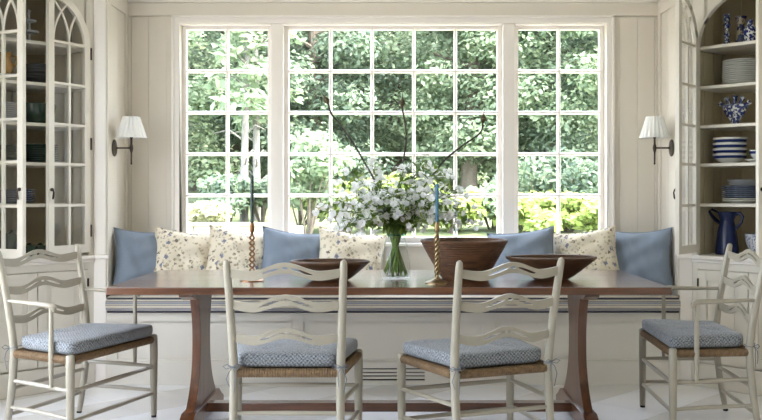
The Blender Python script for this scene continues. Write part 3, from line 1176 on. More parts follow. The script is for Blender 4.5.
def pillow(px, d, w, hgt, mat, label, tilt=14, roll=0, yaw=0, seed=1, t=0.20, lift=0.0):
    x = (px - CX) * d / F
    th = math.radians(tilt)
    m = pillow_mesh(w, hgt, t, seed)
    # base at bottom edge
    rl = math.radians(abs(roll))
    cz = ZS + (hgt / 2 * math.cos(rl) + w / 2 * math.sin(rl)) * math.cos(th) + 0.004 + lift
    root = thing('scatter_cushion', label, 'cushion', (x, d, cz), 0, 'scatter cushions on the window bench')
    root.rotation_euler = (Matrix.Rotation(math.radians(yaw), 3, 'Z') @ Matrix.Rotation(-th, 3, 'X') @ Matrix.Rotation(math.radians(roll), 3, 'Y')).to_euler()
    b = m.build('cover', mat, root, ang=70)
    N = 22
    pts = []
    for (a0, b0, a1, b1) in ((-1, -1, 1, -1), (1, -1, 1, 1), (1, 1, -1, 1), (-1, 1, -1, -1)):
        for k in range(12):
            u, v = a0 + (a1 - a0) * k / 12, b0 + (b1 - b0) * k / 12
            pts.append((u * (1 - 0.11 * (1 - v * v)) * w / 2, 0, v * (1 - 0.13 * (1 - u * u)) * hgt / 2))
    pts.append(pts[0])
    MB().tube(pts, 0.004, 6, caps=False).build('edge_piping', mat, root)
    return root


pillow(145, 5.84, 0.41, 0.40, 'blue', 'dusty blue linen cushion in the bench corner by the green china cupboard', 10, 4, 33, 1)
pillow(184, 5.86, 0.42, 0.39, 'floral', 'cream floral cushion leaning beside the corner blue cushion', 14, 7, 14, 2)
pillow(238, 5.85, 0.42, 0.39, 'floral', 'cream floral cushion behind the dark green candle', 15, 9, 16, 3)
pillow(293, 5.85, 0.43, 0.39, 'blue', 'dusty blue cushion behind the small dark wooden bowl beside the dark green candle', 14, 7, 15, 4)
pillow(351, 5.84, 0.46, 0.38, 'floral', 'cream floral cushion behind the flower vase', 14, 8, 14, 5)
pillow(523, 5.85, 0.44, 0.39, 'blue', 'pale blue cushion behind the large wooden bowl', 14, -7, -14, 6)
pillow(586, 5.86, 0.43, 0.39, 'floral', 'cream floral cushion behind the dark bowl with an uneven rim', 14, -8, -15, 7)
pillow(641, 5.84, 0.41, 0.40, 'blue', 'dusty blue linen cushion in the bench corner by the blue china cupboard', 10, -4, -33, 8)


# ------------------------------------------------------------------ wall sconces
def sconce(s, label):
    root = thing('wall_sconce', label, 'wall lamp', (s * (AW - 0.005), 5.79, 1.492), 0, 'wall sconces in the window alcove')
    d = -s
    a = MB()
    vs = []
    pl = MB()
    n = 24
    rings = [(0.048, 0.0), (0.050, 0.004), (0.046, 0.008), (0.036, 0.010), (0.012, 0.016)]
    for r, x in rings:
        for k in range(n):
            an = 2 * PI * k / n
            vs.append((d * x, r * math.cos(an), r * math.sin(an) * 1.12))
    fs = [(i * n + k, i * n + (k + 1) % n, (i + 1) * n + (k + 1) % n, (i + 1) * n + k) for i in range(len(rings) - 1) for k in range(n)]
    fs += [tuple(range(n)), tuple((len(rings) - 1) * n + k for k in range(n))]
    pl.add(vs, fs).build('backplate', 'bronze', root)
    L = 0.112
    MB().tube([(d * 0.014, 0, 0), (d * 0.03, 0, 0), (d * (L - 0.012), 0, 0), (d * L, 0, 0)], [0.008, 0.0055, 0.0055, 0.008], 10).build('arm', 'bronze', root)
    st = MB().lathe([(0.0005, -0.108), (0.006, -0.104), (0.0065, -0.098), (0.0055, -0.094), (0.006, -0.03), (0.0105, -0.014), (0.0125, 0), (0.0105, 0.014), (0.007, 0.025), (0.007, 0.060), (0.011, 0.066), (0.011, 0.075)], 12, (d * L, 0, 0))
    st.build('stem', 'bronze', root)
    sh = MB()
    nn = 96
    pr = [(0.094, 0.064), (0.094, 0.067), (0.053, 0.196), (0.053, 0.199), (0.051, 0.199), (0.091, 0.066)]
    sh.lathe(pr, nn, (d * L, 0, 0), rfn=lambda an, z: 1 + 0.035 * math.cos(an * 20), close=True)
    o = sh.build('lamp_shade', 'shade', root, ang=25)
    for r, z in ((0.0955, 0.066), (0.0545, 0.198)):
        MB().tube([(d * L + r * math.cos(2 * PI * k / 32), r * math.sin(2 * PI * k / 32), z) for k in range(33)], 0.0025, 6, caps=False).build('shade_trim', 'shade', o)
    sp = MB()
    for k in range(3):
        an = 2 * PI * k / 3
        sp.tube([(d * L, 0, 0.075), (d * L + 0.04 * math.cos(an), 0.04 * math.sin(an), 0.125), (d * L + 0.0735 * math.cos(an), 0.0735 * math.sin(an), 0.125)], 0.0015, 5)
    sp.build('shade_carrier', 'bronze', root)
    return root


sconce(-1, 'bronze wall sconce with pleated white shade by the green china cupboard')
sconce(1, 'bronze wall sconce with pleated white shade by the blue china cupboard')

# ------------------------------------------------------------------ things on the table
ZT = 0.7505


def bowl(name, px, d, r, hgt, rb, mat, label, ridges=0, sy=0.9, wob=0.0, tilt=0):
    x = (px - CX) * d / F
    prof = [(rb * 0.2, 0.0), (rb, 0.0)]
    n = 14 if not ridges else ridges * 2
    for k in range(1, n + 1):
        t = k / n
        rr = rb + (r - rb) * (t ** 0.88)
        if ridges:
            rr += 0.0013 * (1 if k % 2 else -1)
        prof.append((rr, hgt * t))
    prof.append((r - 0.004, hgt + 0.005))
    prof.append((r - 0.016, hgt))
    for k in range(8, -1, -1):
        t = k / 8
        prof.append((rb * 0.85 + (r - 0.022 - rb * 0.85) * (t ** 0.85), 0.014 + (hgt - 0.018) * t))
    prof.append((0.001, 0.014))
    prof[0] = (0.001, 0.0)
    fn = (lambda an, z: 1 + wob * (z / hgt) * (math.sin(2 * an + 0.7) + 0.5 * math.sin(5 * an))) if wob else None
    root = thing(name, label, 'bowl', (x, d, ZT))
    o = MB().lathe(prof, 48, rfn=fn, sy=sy).build('vessel', mat, root, rot=(0, math.radians(tilt), 0), ang=30)
    pts = [((r - 0.008) * (fn(2 * PI * k / 48, hgt) if fn else 1) * math.cos(2 * PI * k / 48), (r - 0.008) * (fn(2 * PI * k / 48, hgt) if fn else 1) * sy * math.sin(2 * PI * k / 48), hgt + 0.001) for k in range(49)]
    MB().tube(pts, 0.008, 8, caps=False).build('rim', mat, o)
    return root


bowl('wooden_bowl', 330, 4.64, 0.206, 0.095, 0.09, 'bowl', 'shallow dark wooden bowl next to the dark green candle', sy=0.72)
bowl('turned_bowl', 464, 4.78, 0.232, 0.196, 0.115, 'bowl2', 'large ridged reddish wooden bowl beside the blue candle', ridges=16, sy=0.98)
bowl('carved_bowl', 551.5, 4.70, 0.236, 0.112, 0.085, 'bowl', 'wide dark wooden bowl with an uneven rim at the far end from the green candle', sy=0.66, wob=0.02)


def candlestick(px, d, open_twist, mat, cmat, label, clabel, z_tw, z_cup, z_top):
    x = (px - CX) * d / F
    root = thing('candlestick', label, 'candlestick', (x, d, ZT))
    z0 = -ZT
    MB().lathe([(0.001, 0), (0.060, 0), (0.060, 0.004), (0.050, 0.009), (0.030, 0.013), (0.014, 0.020), (0.010, 0.030), (0.001, 0.030)], 28).build('base', mat, root)
    tw = MB()
    za, zb = 0.024, z_tw - ZT
    if open_twist:
        for q in range(2):
            pts = []
            for k in range(100):
                t = k / 99
                an = 2 * PI * 4.0 * t + q * PI
                rr = 0.0115 * min(1, 6 * t + 0.2, 6 * (1 - t) + 0.2)
                pts.append((rr * math.cos(an), rr * math.sin(an), za + (zb - za) * t))
            tw.tube(pts, 0.0048, 6)
    else:
        for q in range(3):
            pts = []
            for k in range(100):
                t = k / 99
                an = 2 * PI * 3.2 * t + q * 2 * PI / 3
                rr = 0.0085 * min(1, 6 * t + 0.2, 6 * (1 - t) + 0.2)
                pts.append((rr * math.cos(an), rr * math.sin(an), za + (zb - za) * t))
            tw.tube(pts, 0.0062, 6)
    tw.build('twisted_stem', mat, root, ang=60)
    zc = z_cup - ZT
    MB().lathe([(0.001, zb - 0.006), (0.007, zb - 0.004), (0.0115, zb + 0.004), (0.0135, zb + 0.014), (0.0115, zc), (0.0095, zc), (0.0095, zc - 0.02), (0.001, zc - 0.02)], 16).build('candle_cup', mat, root)
    cd = thing('candle', clabel, 'candle', (x, d, z_cup - 0.0195))
    hh = z_top - z_cup + 0.0195
    MB().lathe([(0.001, 0), (0.0088, 0), (0.0092, hh * 0.5), (0.0088, hh - 0.012), (0.005, hh - 0.002), (0.001, hh)], 14).build('wax', cmat, cd)
    MB().tube([(0, 0, hh - 0.002), (0.001, 0, hh + 0.012)], 0.0012, 5).build('wick', 'wick', cd)


candlestick(252, 4.61, True, 'copper', 'candle_g', 'open double twist bronze candlestick with a round foot', 'tall dark green taper candle', 1.000, 1.048, 1.295)
candlestick(437, 4.51, False, 'brass', 'candle_b', 'tight rope twist brass candlestick with a round foot', 'teal blue taper candle', 1.006, 1.056, 1.248)

# vase and flowers
VX, VY = (395.5 - CX) * 4.72 / F, 4.72
vase = thing('glass_vase', 'clear glass vase with a narrow neck holding white flowers', 'vase', (VX, VY, ZT))
vp = [(0.001, 0), (0.072, 0), (0.078, 0.006), (0.080, 0.03), (0.077, 0.10), (0.066, 0.17), (0.050, 0.215), (0.045, 0.232), (0.050, 0.26), (0.062, 0.287),
      (0.059, 0.287), (0.047, 0.26), (0.042, 0.232), (0.047, 0.213), (0.063, 0.168), (0.074, 0.10), (0.077, 0.03), (0.074, 0.012), (0.001, 0.010)]
MB().lathe(vp, 40).build('vessel', 'vase', vase, ang=60)
MB().tube([(0.046 * math.cos(2 * PI * k / 32), 0.046 * math.sin(2 * PI * k / 32), 0.232) for k in range(33)], 0.004, 8, caps=False).build('neck_ring', thin_glass('turquoise glass ring', (0.45, 0.78, 0.84), 1.5, 0.05), vase)

# blossom prototype
def blossom_mesh(seed):
    rnd = random.Random(seed)
    m = MB()
    for k in range(5):
        an = 2 * PI * k / 5 + rnd.uniform(-.15, .15)
        cup = rnd.uniform(0.25, 0.65)
        vs, fs = [], []
        for i in range(4):
            t = i / 3
            wd = [0.12, 0.42, 0.52, 0.22][i]
            rad = [0.08, 0.42, 0.8, 1.02][i]
            z = cup * (t ** 1.4) * 0.75
            for j in (-1, 0, 1):
                lx, ly = rad, wd * j
                vs.append((lx * math.cos(an) - ly * math.sin(an), lx * math.sin(an) + ly * math.cos(an), z + 0.10 * abs(j) * t))
        for i in range(3):
            for j in range(2):
                a = i * 3 + j
                fs.append((a, a + 1, a + 4, a + 3))
        m.add(vs, fs)
    return m


rb_ = random.Random(11)
bl_protos = []
NECK = Vector((0, 0, 0.236))


def bez(p0, p1, p2, p3, t):
    a = 1 - t
    return p0 * a ** 3 + p1 * 3 * a * a * t + p2 * 3 * a * t * t + p3 * t ** 3


def leaf_quad(m, p, d, up, ln, wd):
    d = d.normalized()
    sd = d.cross(up)
    if sd.length < 1e-4:
        sd = Vector((1, 0, 0))
    sd.normalize()
    nn = sd.cross(d)
    a = p
    q = [a, a + d * ln * 0.45 + sd * wd + nn * 0.004, a + d * ln, a + d * ln * 0.45 - sd * wd + nn * 0.004]
    m.add(q, [(0, 1, 2), (0, 2, 3)])


NBR = 36
for i in range(NBR):
    root = thing('flowering_branch', 'leafy branch of small white blossoms arranged in the glass vase', 'flower', (VX, VY, ZT), 0, 'white flowering branches in the vase')
    ga = i * 2.39996 + rb_.uniform(-.2, .2)
    th = math.radians(12 + 74 * math.sqrt((i + 0.5) / NBR))
    L = rb_.uniform(0.335, 0.44) * (1.0 if th > 0.9 else 1.06)
    dirv = Vector((math.sin(th) * math.cos(ga) * 1.04 + 0.02, math.sin(th) * math.sin(ga) * 0.72, math.cos(th)))
    tip = NECK + Vector((0.0, 0, 0.0)) + dirv * L
    base_r = 0.069
    bpt = Vector((-math.cos(ga + 0.5) * base_r * rb_.uniform(.4, 1), -math.sin(ga + 0.5) * base_r * rb_.uniform(.4, 1), rb_.uniform(0.016, 0.055)))
    nk = NECK + Vector((math.cos(ga) * 0.034 * math.sin(th), math.sin(ga) * 0.034 * math.sin(th), 0))
    c2 = nk + Vector((dirv.x * 0.05, dirv.y * 0.05, 0.13))
    c3 = tip - Vector((dirv.x * 0.14, dirv.y * 0.14, 0.02)) + Vector((0, 0, 0.03 if th > 1 else 0))
    pts = [bpt, bpt.lerp(nk, 0.5), nk] + [bez(nk, c2, c3, tip, k / 8) for k in range(1, 9)]
    st = MB().tube(pts, [0.0036] * 3 + [0.0032 - 0.0002 * k for k in range(8)], 5)
    lv = MB()
    bl = []
    nb = 18
    for k in range(nb):
        t = 0.36 + 0.64 * (k + 0.6) / nb
        p = bez(nk, c2, c3, tip, min(t, 1))
        off = Vector((rb_.gauss(0, 1), rb_.gauss(0, 1), rb_.gauss(0.25, 1))).normalized() * rb_.uniform(0.015, 0.070)
        q = p + off
        st.tube([p, (p + q) / 2 + Vector((0, 0, 0.004)), q], 0.0014, 4)
        bl.append((q, off))
    for k in range(34):
        t = 0.10 + 0.85 * ((k + rb_.random()) / 34) ** 1.25
        p = bez(nk, c2, c3, tip, min(t, 1))
        d = Vector((rb_.gauss(0, 1), rb_.gauss(0, 1), rb_.gauss(0.1, 0.8))).normalized()
        leaf_quad(lv, p + d * 0.008, d, Vector((rb_.gauss(0, .4), rb_.gauss(0, .4), 1)), rb_.uniform(0.035, 0.068), rb_.uniform(0.008, 0.014))
    st.build('stem', 'stem', root)
    o = lv.build('leaves', 'bleaf', root, smooth=False)
    o['kind'] = 'stuff'
    for q, off in bl:
        z = Vector((off.x, off.y - 0.03, off.z + 0.02)).normalized()
        rot = z.to_track_quat('Z', 'Y').to_euler()
        rot.rotate_axis('Z', rb_.uniform(0, 6))
        r = rb_.uniform(0.0135, 0.020)
        if len(bl_protos) < 5:
            b = blossom_mesh(len(bl_protos)).build('blossom', 'petal', root, q, rot, ang=80)
            b.scale = (r, r, r)
            bl_protos.append(b)
        else:
            pr = bl_protos[rb_.randrange(5)]
            b = inst(pr, 'blossom', root, q, rot, (r, r, r))

# tall wiry seed-pod stems
pods = [([(397, 236), (385, 200), (358, 151), (350, 138), (339, 123), (331, 113), (328, 103)], (325, 98), 'dark wiry stem with a seed pod, kinked toward the green candle side', 0.02),
        ([(396, 236), (400, 190), (402, 168), (405, 150), (406, 132), (403, 112), (402, 106)], (402.5, 98), 'upright dark wiry stem with a seed pod in the flowers', -0.03),
        ([(398, 236), (412, 205), (429, 180), (445, 160), (462, 146), (480, 133), (483, 122)], (484, 113), 'dark wiry stem with a seed pod, bent toward the blue candle side', 0.03)]
for pp, tip, lab, dy in pods:
    root = thing('seed_pod_stem', lab, 'flower', (VX, VY, ZT), 0, 'seed pod stems in the vase')
    org = Vector((VX, VY, ZT))
    n = len(pp)
    pts = [Vector((dy * 0.5, dy, 0.015))]
    for k, (a, b) in enumerate(pp):
        pts.append(P(a, b, VY + dy * (k / n)) - org)
    tp = P(tip[0], tip[1], VY + dy) - org
    fine = []
    for k in range(len(pts) - 1):
        for q in range(4):
            t = q / 4
            p0 = pts[max(k - 1, 0)]
            p1, p2 = pts[k], pts[k + 1]
            p3 = pts[min(k + 2, len(pts) - 1)]
            fine.append(0.5 * ((2 * p1) + (p2 - p0) * t + (2 * p0 - 5 * p1 + 4 * p2 - p3) * t * t + (3 * p1 - p0 - 3 * p2 + p3) * t ** 3))
    fine.append(pts[-1])
    MB().tube(fine, 0.005, 6).build('stem', 'podstem', root)
    d = (tp - pts[-1]).normalized()
    a = pts[-1]
    MB().tube([a - d * 0.006, a + d * 0.004, a + d * 0.014, a + d * 0.024, a + d * 0.034, a + d * 0.042, a + d * 0.07], [0.004, 0.011, 0.017, 0.0155, 0.008, 0.003, 0.0014], 10).build('pod', 'pod', root, ang=60)


# ------------------------------------------------------------------ china in the cupboards
def lathe_obj(name, prof, mat, loc, label, cat, group=None, sy=1, n=28, rfn=None):
    o = MB().lathe(prof, n, sy=sy, rfn=rfn).build(name, mat, None, loc, ang=40)
    return tag(o, label, cat, group)


def plate_prof(r):
    return [(0.001, 0.0), (r * 0.58, 0.0), (r * 0.60, 0.003), (r * 0.64, 0.004), (r, 0.016), (r * 0.995, 0.0195), (r * 0.64, 0.0085), (r * 0.55, 0.006), (0.001, 0.006)]


def bowl_prof(r, hh):
    p = [(0.001, 0), (r * 0.5, 0), (r * 0.52, 0.006)]
    for k in range(1, 7):
        t = k / 6
        p.append((r * (0.52 + 0.48 * math.sin(t * PI / 2)), 0.006 + (hh - 0.006) * t ** 1.2))
    for k in range(6, -1, -1):
        t = k / 6
        p.append((r * (0.48 + 0.49 * math.sin(t * PI / 2)), 0.012 + (hh - 0.012) * t ** 1.2))
    p.append((0.001, 0.012))
    return p


def stack(n, prof, mat, loc, pitch, name, label, cat, group, jit=0.003):
    first = None
    words = ['second', 'third', 'fourth', 'fifth', 'sixth', 'seventh', 'eighth', 'ninth', 'tenth', 'eleventh', 'twelfth']
    for k in range(n):
        where = ', the lowest one' if k == 0 else ', the topmost one' if k == n - 1 else ', %s from the bottom' % words[k - 1]
        l = Vector(loc) + Vector((random.uniform(-jit, jit), random.uniform(-jit, jit), k * pitch))
        if first is None:
            first = MB().lathe(prof, 28).build(name, mat, None, l, ang=40)
            tag(first, label + where, cat, group)
        else:
            c = first.copy()
            C.objects.link(c)
            c.location = l
            c['label'] = label + where


E = 0.0006
S = [ZCT] + SHELF
# right cupboard
g_ = 'white dinner plates on the china cupboard shelf'
p = cup_from_px(1, 742, 0.20, S[4] + E)
stack(12, plate_prof(0.118), 'china', p, 0.0125, 'plate', 'white dinner plate in the tall stack beside blue and white china', 'plate', g_)
candle_prof = [(0.001, 0), (0.034, 0), (0.034, 0.012), (0.016, 0.03), (0.013, 0.06), (0.022, 0.075), (0.014, 0.09), (0.013, 0.125), (0.024, 0.14), (0.014, 0.155), (0.018, 0.175), (0.020, 0.205), (0.016, 0.205), (0.012, 0.19), (0.001, 0.19)]
lathe_obj('china_candlestick', candle_prof, 'delft', cup_from_px(1, 727, 0.17, S[5] + E), 'tall blue and white china candlestick with a knobbed stem', 'candlestick')
lathe_obj('flared_vase', [(0.001, 0), (0.030, 0), (0.034, 0.02), (0.036, 0.07), (0.026, 0.11), (0.022, 0.14), (0.036, 0.195), (0.033, 0.195), (0.018, 0.14), (0.001, 0.12)], 'delft2', cup_from_px(1, 741, 0.25, S[5] + E), 'slim tan and blue vase with a flared mouth', 'vase')
lathe_obj('baluster_vase', [(0.001, 0), (0.026, 0), (0.028, 0.01), (0.040, 0.05), (0.042, 0.08), (0.034, 0.105), (0.017, 0.12), (0.016, 0.135), (0.022, 0.148), (0.019, 0.148), (0.012, 0.13), (0.001, 0.12)], 'delft', cup_from_px(1, 750, 0.16, S[5] + E), 'small rounded blue and white baluster vase', 'vase')

# fan-shaped flower holder
fv = thing('fan_vase', 'blue and white fan shaped vase with five spouts', 'vase', cup_from_px(1, 735, 0.20, S[3] + E), -PI / 4)
fan = MB()
pr = [(0.030, 0.0), (0.030, 0.008), (0.022, 0.016), (0.030, 0.03), (0.055, 0.06), (0.075, 0.095), (0.083, 0.12), (0.07, 0.135), (0.001, 0.137)]
fan.lathe([(0.001, 0)] + pr, 28, sy=0.36).build('body', 'delft', fv)
for k in range(5):
    a = math.radians(-48 + 24 * k)
    c = Vector((math.sin(a) * 0.086, 0, 0.060 + math.cos(a) * 0.082))
    d = Vector((math.sin(a), 0, math.cos(a)))
    MB().tube([c - d * 0.02, c + d * 0.018, c + d * 0.034, c + d * 0.046], [0.014, 0.012, 0.016, 0.019], 12).build('spout', 'delft', fv)

p = cup_from_px(1, 730, 0.17, S[2] + E)
stack(4, bowl_prof(0.104, 0.060), 'bandbowl', p, 0.0335, 'banded_bowl', 'white bowl with a cobalt band in the stack of four', 'bowl', 'banded bowls in the china cupboard')
lathe_obj('small_cup', bowl_prof(0.045, 0.055), 'bandbowl', cup_from_px(1, 757, 0.13, S[2] + 0.022 + E), 'small blue banded cup standing on a saucer', 'cup')
lathe_obj('saucer', plate_prof(0.072), 'china', cup_from_px(1, 757, 0.13, S[2] + E), 'white saucer under a small blue banded cup', 'saucer')
p = cup_from_px(1, 742, 0.19, S[1] + E)
stack(2, plate_prof(0.115), 'china', p, 0.0125, 'plate', 'plain white plate underneath the blue plate stack', 'plate', 'white plates under blue plates')
p2 = p + Vector((0, 0, 0.026))
stack(6, plate_prof(0.122), 'blueplate', p2, 0.0125, 'plate', 'blue glazed plate in the middle of a mixed stack', 'plate', 'blue plates in the china cupboard')
p3 = p2 + Vector((0.008, 0.0, 0.0762))
stack(3, plate_prof(0.095), 'greychina', p3, 0.0125, 'plate', 'small pale grey plate on top of the blue plate stack', 'plate', 'small plates on the blue stack')

jug = thing('enamel_jug', 'tall cobalt blue jug with a flared neck and two handles', 'jug', cup_from_px(1, 727, 0.18, S[0] + E), -PI / 4)
jp = [(0.001, 0), (0.070, 0), (0.072, 0.008), (0.068, 0.06), (0.058, 0.14), (0.046, 0.195), (0.042, 0.215), (0.052, 0.245), (0.060, 0.268), (0.056, 0.268), (0.046, 0.243), (0.036, 0.215), (0.001, 0.20)]
MB().lathe(jp, 32).build('vessel', 'cobalt', jug, ang=60)
MB().tube([(0.050, 0, 0.25), (0.085, 0, 0.262), (0.102, 0, 0.24), (0.095, 0, 0.205), (0.060, 0, 0.165)], [0.008, 0.009, 0.009, 0.008, 0.008], 8).build('handle', 'cobalt', jug, ang=60)
MB().tube([(-0.044, 0, 0.195), (-0.075, 0, 0.215), (-0.100, 0, 0.245), (-0.118, 0, 0.272), (-0.100, 0, 0.282), (-0.055, 0, 0.262)], [0.012, 0.011, 0.010, 0.009, 0.007, 0.006], 8).build('handle', 'cobalt', jug, ang=60)
lathe_obj('spatter_bowl', bowl_prof(0.10, 0.135), 'spatter', cup_from_px(1, 762, 0.20, S[0] + E), 'deep pale blue spatter glazed bowl beside the cobalt jug', 'bowl')

# left cupboard
lathe_obj('tiered_stand', [(0.001, 0), (0.040, 0), (0.040, 0.006), (0.010, 0.02), (0.009, 0.055), (0.055, 0.066), (0.058, 0.076), (0.010, 0.074), (0.008, 0.125), (0.040, 0.134), (0.043, 0.144), (0.008, 0.142), (0.006, 0.19), (0.012, 0.20), (0.001, 0.21)],
          'greychina', cup_from_px(-1, 29, 0.17, S[5] + E), 'white two-tier footed china stand on the top shelf', 'cake stand')
p = cup_from_px(-1, 6, 0.17, S[5] + E)
stack(2, plate_prof(0.085), 'china', p, 0.0125, 'plate', 'small white plate on the top shelf beside the tiered stand', 'plate', 'small white plates on the top shelf')
stack(5, bowl_prof(0.095, 0.042), 'dkgrey', cup_from_px(-1, 38, 0.17, S[4] + E), 0.0195, 'charcoal_bowl', 'charcoal glazed bowl in the stack of five', 'bowl', 'charcoal bowls in the cupboard')
stack(3, plate_prof(0.09), 'china', cup_from_px(-1, 5, 0.19, S[4] + E), 0.0125, 'plate', 'white plate under the amber lustre pitcher', 'plate', 'white plates under the pitcher')
pt = thing('lustre_pitcher', 'amber lustre pitcher standing on white plates', 'pitcher', cup_from_px(-1, 5, 0.19, S[4] + 0.0445 + E), PI / 4)
MB().lathe([(0.001, 0), (0.035, 0), (0.048, 0.03), (0.050, 0.06), (0.035, 0.095), (0.032, 0.115), (0.040, 0.135), (0.036, 0.135), (0.028, 0.115), (0.001, 0.10)], 24).build('vessel', 'amber', pt)
MB().tube([(0.034, 0, 0.12), (0.065, 0, 0.12), (0.07, 0, 0.08), (0.046, 0, 0.045)], 0.006, 8).build('handle', 'amber', pt)
lathe_obj('green_bowl', bowl_prof(0.115, 0.125), 'dkgreen', cup_from_px(-1, 37, 0.19, S[3] + E), 'deep dark green glazed bowl standing alone on its shelf', 'bowl')
stack(9, plate_prof(0.095), 'greychina', cup_from_px(-1, 3, 0.19, S[3] + E), 0.0125, 'plate', 'pale grey plate in the stack beside the deep green bowl', 'plate', 'pale grey plates beside the green bowl')
stack(8, plate_prof(0.108), 'dkgreen', cup_from_px(-1, 40, 0.18, S[2] + E), 0.0135, 'plate', 'dark green plate in the taller stack of green plates', 'plate', 'dark green plates, tall stack')
stack(7, plate_prof(0.095), 'dkgreen', cup_from_px(-1, 4, 0.20, S[2] + E), 0.0135, 'plate', 'dark green plate in the shorter stack of green plates', 'plate', 'dark green plates, short stack')
stack(6, plate_prof(0.12), 'blueplate', cup_from_px(-1, 15, 0.20, S[1] + E), 0.0135, 'plate', 'slate blue plate in the stack below the green plates', 'plate', 'slate blue plates below the green ones')
# leafy tureen and leaf dish
for px, v, r, lab, nm in ((3, 0.20, 0.085, 'dark green cabbage leaf tureen on the counter shelf', 'leaf_tureen'), (33, 0.17, 0.075, 'dark green leaf moulded covered dish beside the tureen', 'leaf_dish')):
    t_ = thing(nm, lab, 'tureen', cup_from_px(-1, px, v, S[0] + E), PI / 4)
    tall = 0.15 if nm == 'leaf_tureen' else 0.07
    MB().lathe([(0.001, 0), (r * 0.6, 0), (r * 0.95, tall * 0.35), (r, tall * 0.6), (r * 0.8, tall * 0.85), (0.001, tall)], 24).build('vessel', 'dkgreen', t_)
    for k in range(9):
        an = 2 * PI * k / 9
        lf = MB()
        d = Vector((math.cos(an), math.sin(an), 0))
        sd = Vector((-math.sin(an), math.cos(an), 0))
        row = []
        for q, (rr, zz, ww) in enumerate(((0.95, 0.3, 0.12), (1.08, 0.55, 0.30), (1.12, 0.85, 0.34), (1.3, 1.05, 0.10))):
            c = d * r * rr + Vector((0, 0, tall * zz))
            row += [c - sd * r * ww, c + d * 0.006, c + sd * r * ww]
        fs = [(i * 3 + j, i * 3 + j + 1, i * 3 + j + 4, i * 3 + j + 3) for i in range(3) for j in range(2)]
        lf.add(row, fs).build('leaf', 'dkgreen', t_)

# ------------------------------------------------------------------ garden
def lawn_z(y):
    if y < 7:
        return -0.15
    return -0.15 + (y - 7) * 0.075


m = MB()
N = 45
vs, fs = [], []
for i in range(N + 1):
    for j in range(N + 1):
        x = -40 + 80 * i / N
        y = -30 + 90 * j / N
        z = lawn_z(y) + (0.06 * math.sin(x * 0.7) * math.sin(y * 0.5) if y > 9 else 0)
        vs.append((x, y, z))
for i in range(N):
    for j in range(N):
        a = i * (N + 1) + j
        fs.append((a, a + 1, a + N + 2, a + N + 1))
m.add(vs, fs)
struct('lawn', m, 'grass', 'sunlit green lawn sloping up beyond the windows')
struct('bounce_slab', bx(-11, 9, 6.28, 10.2, -0.3, -0.06).box(-11, -2.62, -6, 6.279, -0.3, -0.06), 'bounce_paving', 'pale stone terrace added out of view to send neutral light indoors')
m = MB()
vs, fs = [], []
rh = random.Random(5)
for i in range(41):
    for j in range(9):
        x = -60 + 120 * i / 40
        y = 44 + j * 4
        z = 2.0 + 20 * (j / 8) ** 0.7 + rh.uniform(-0.8, 0.8)
        vs.append((x, y + rh.uniform(-1, 1), z))
for i in range(40):
    for j in range(8):
        a = i * 9 + j
        fs.append((a, a + 1, a + 10, a + 9))
m.add(vs, fs)
struct('hillside', m, 'hill', 'wooded hillside rising behind the garden trees')


def leaves_mesh(name, centers, radii, count, size, mat, parent, seed, flat=0.55):
    rg = np.random.default_rng(seed)
    centers = np.array(centers)
    radii = np.array(radii)
    w = radii ** 2
    idx = rg.choice(len(centers), count, p=w / w.sum())
    d = rg.normal(size=(count, 3))
    d /= np.linalg.norm(d, axis=1)[:, None]
    rr = rg.random(count) ** 0.45
    pos = centers[idx] + d * (rr * radii[idx])[:, None] * np.array([1, 1, 0.62])
    nrm = rg.normal(size=(count, 3)) * flat + np.array([0, -0.25, 0.9]) + d * 0.5
    nrm /= np.linalg.norm(nrm, axis=1)[:, None]
    t = rg.normal(size=(count, 3))
    t -= nrm * (t * nrm).sum(1)[:, None]
    t /= np.linalg.norm(t, axis=1)[:, None]
    b = np.cross(nrm, t)
    s = (size * rg.uniform(0.6, 1.35, count))[:, None]
    v = np.empty((count, 4, 3))
    v[:, 0] = pos - t * s
    v[:, 1] = pos - b * s * 0.55 + nrm * s * 0.12
    v[:, 2] = pos + t * s
    v[:, 3] = pos + b * s * 0.55 + nrm * s * 0.12
    me = bpy.data.meshes.new(name)
    me.vertices.add(count * 4)
    me.vertices.foreach_set('co', v.reshape(-1))
    me.loops.add(count * 4)
    me.loops.foreach_set('vertex_index', np.arange(count * 4))
    me.polygons.add(count)
    me.polygons.foreach_set('loop_start', np.arange(count) * 4)
    me.polygons.foreach_set('loop_total', np.full(count, 4))
    me.update(calc_edges=True)
    me.materials.append(M[mat])
    o = bpy.data.objects.new(name, me)
    C.objects.link(o)
    o.parent = parent
    o['kind'] = 'stuff'
    return o


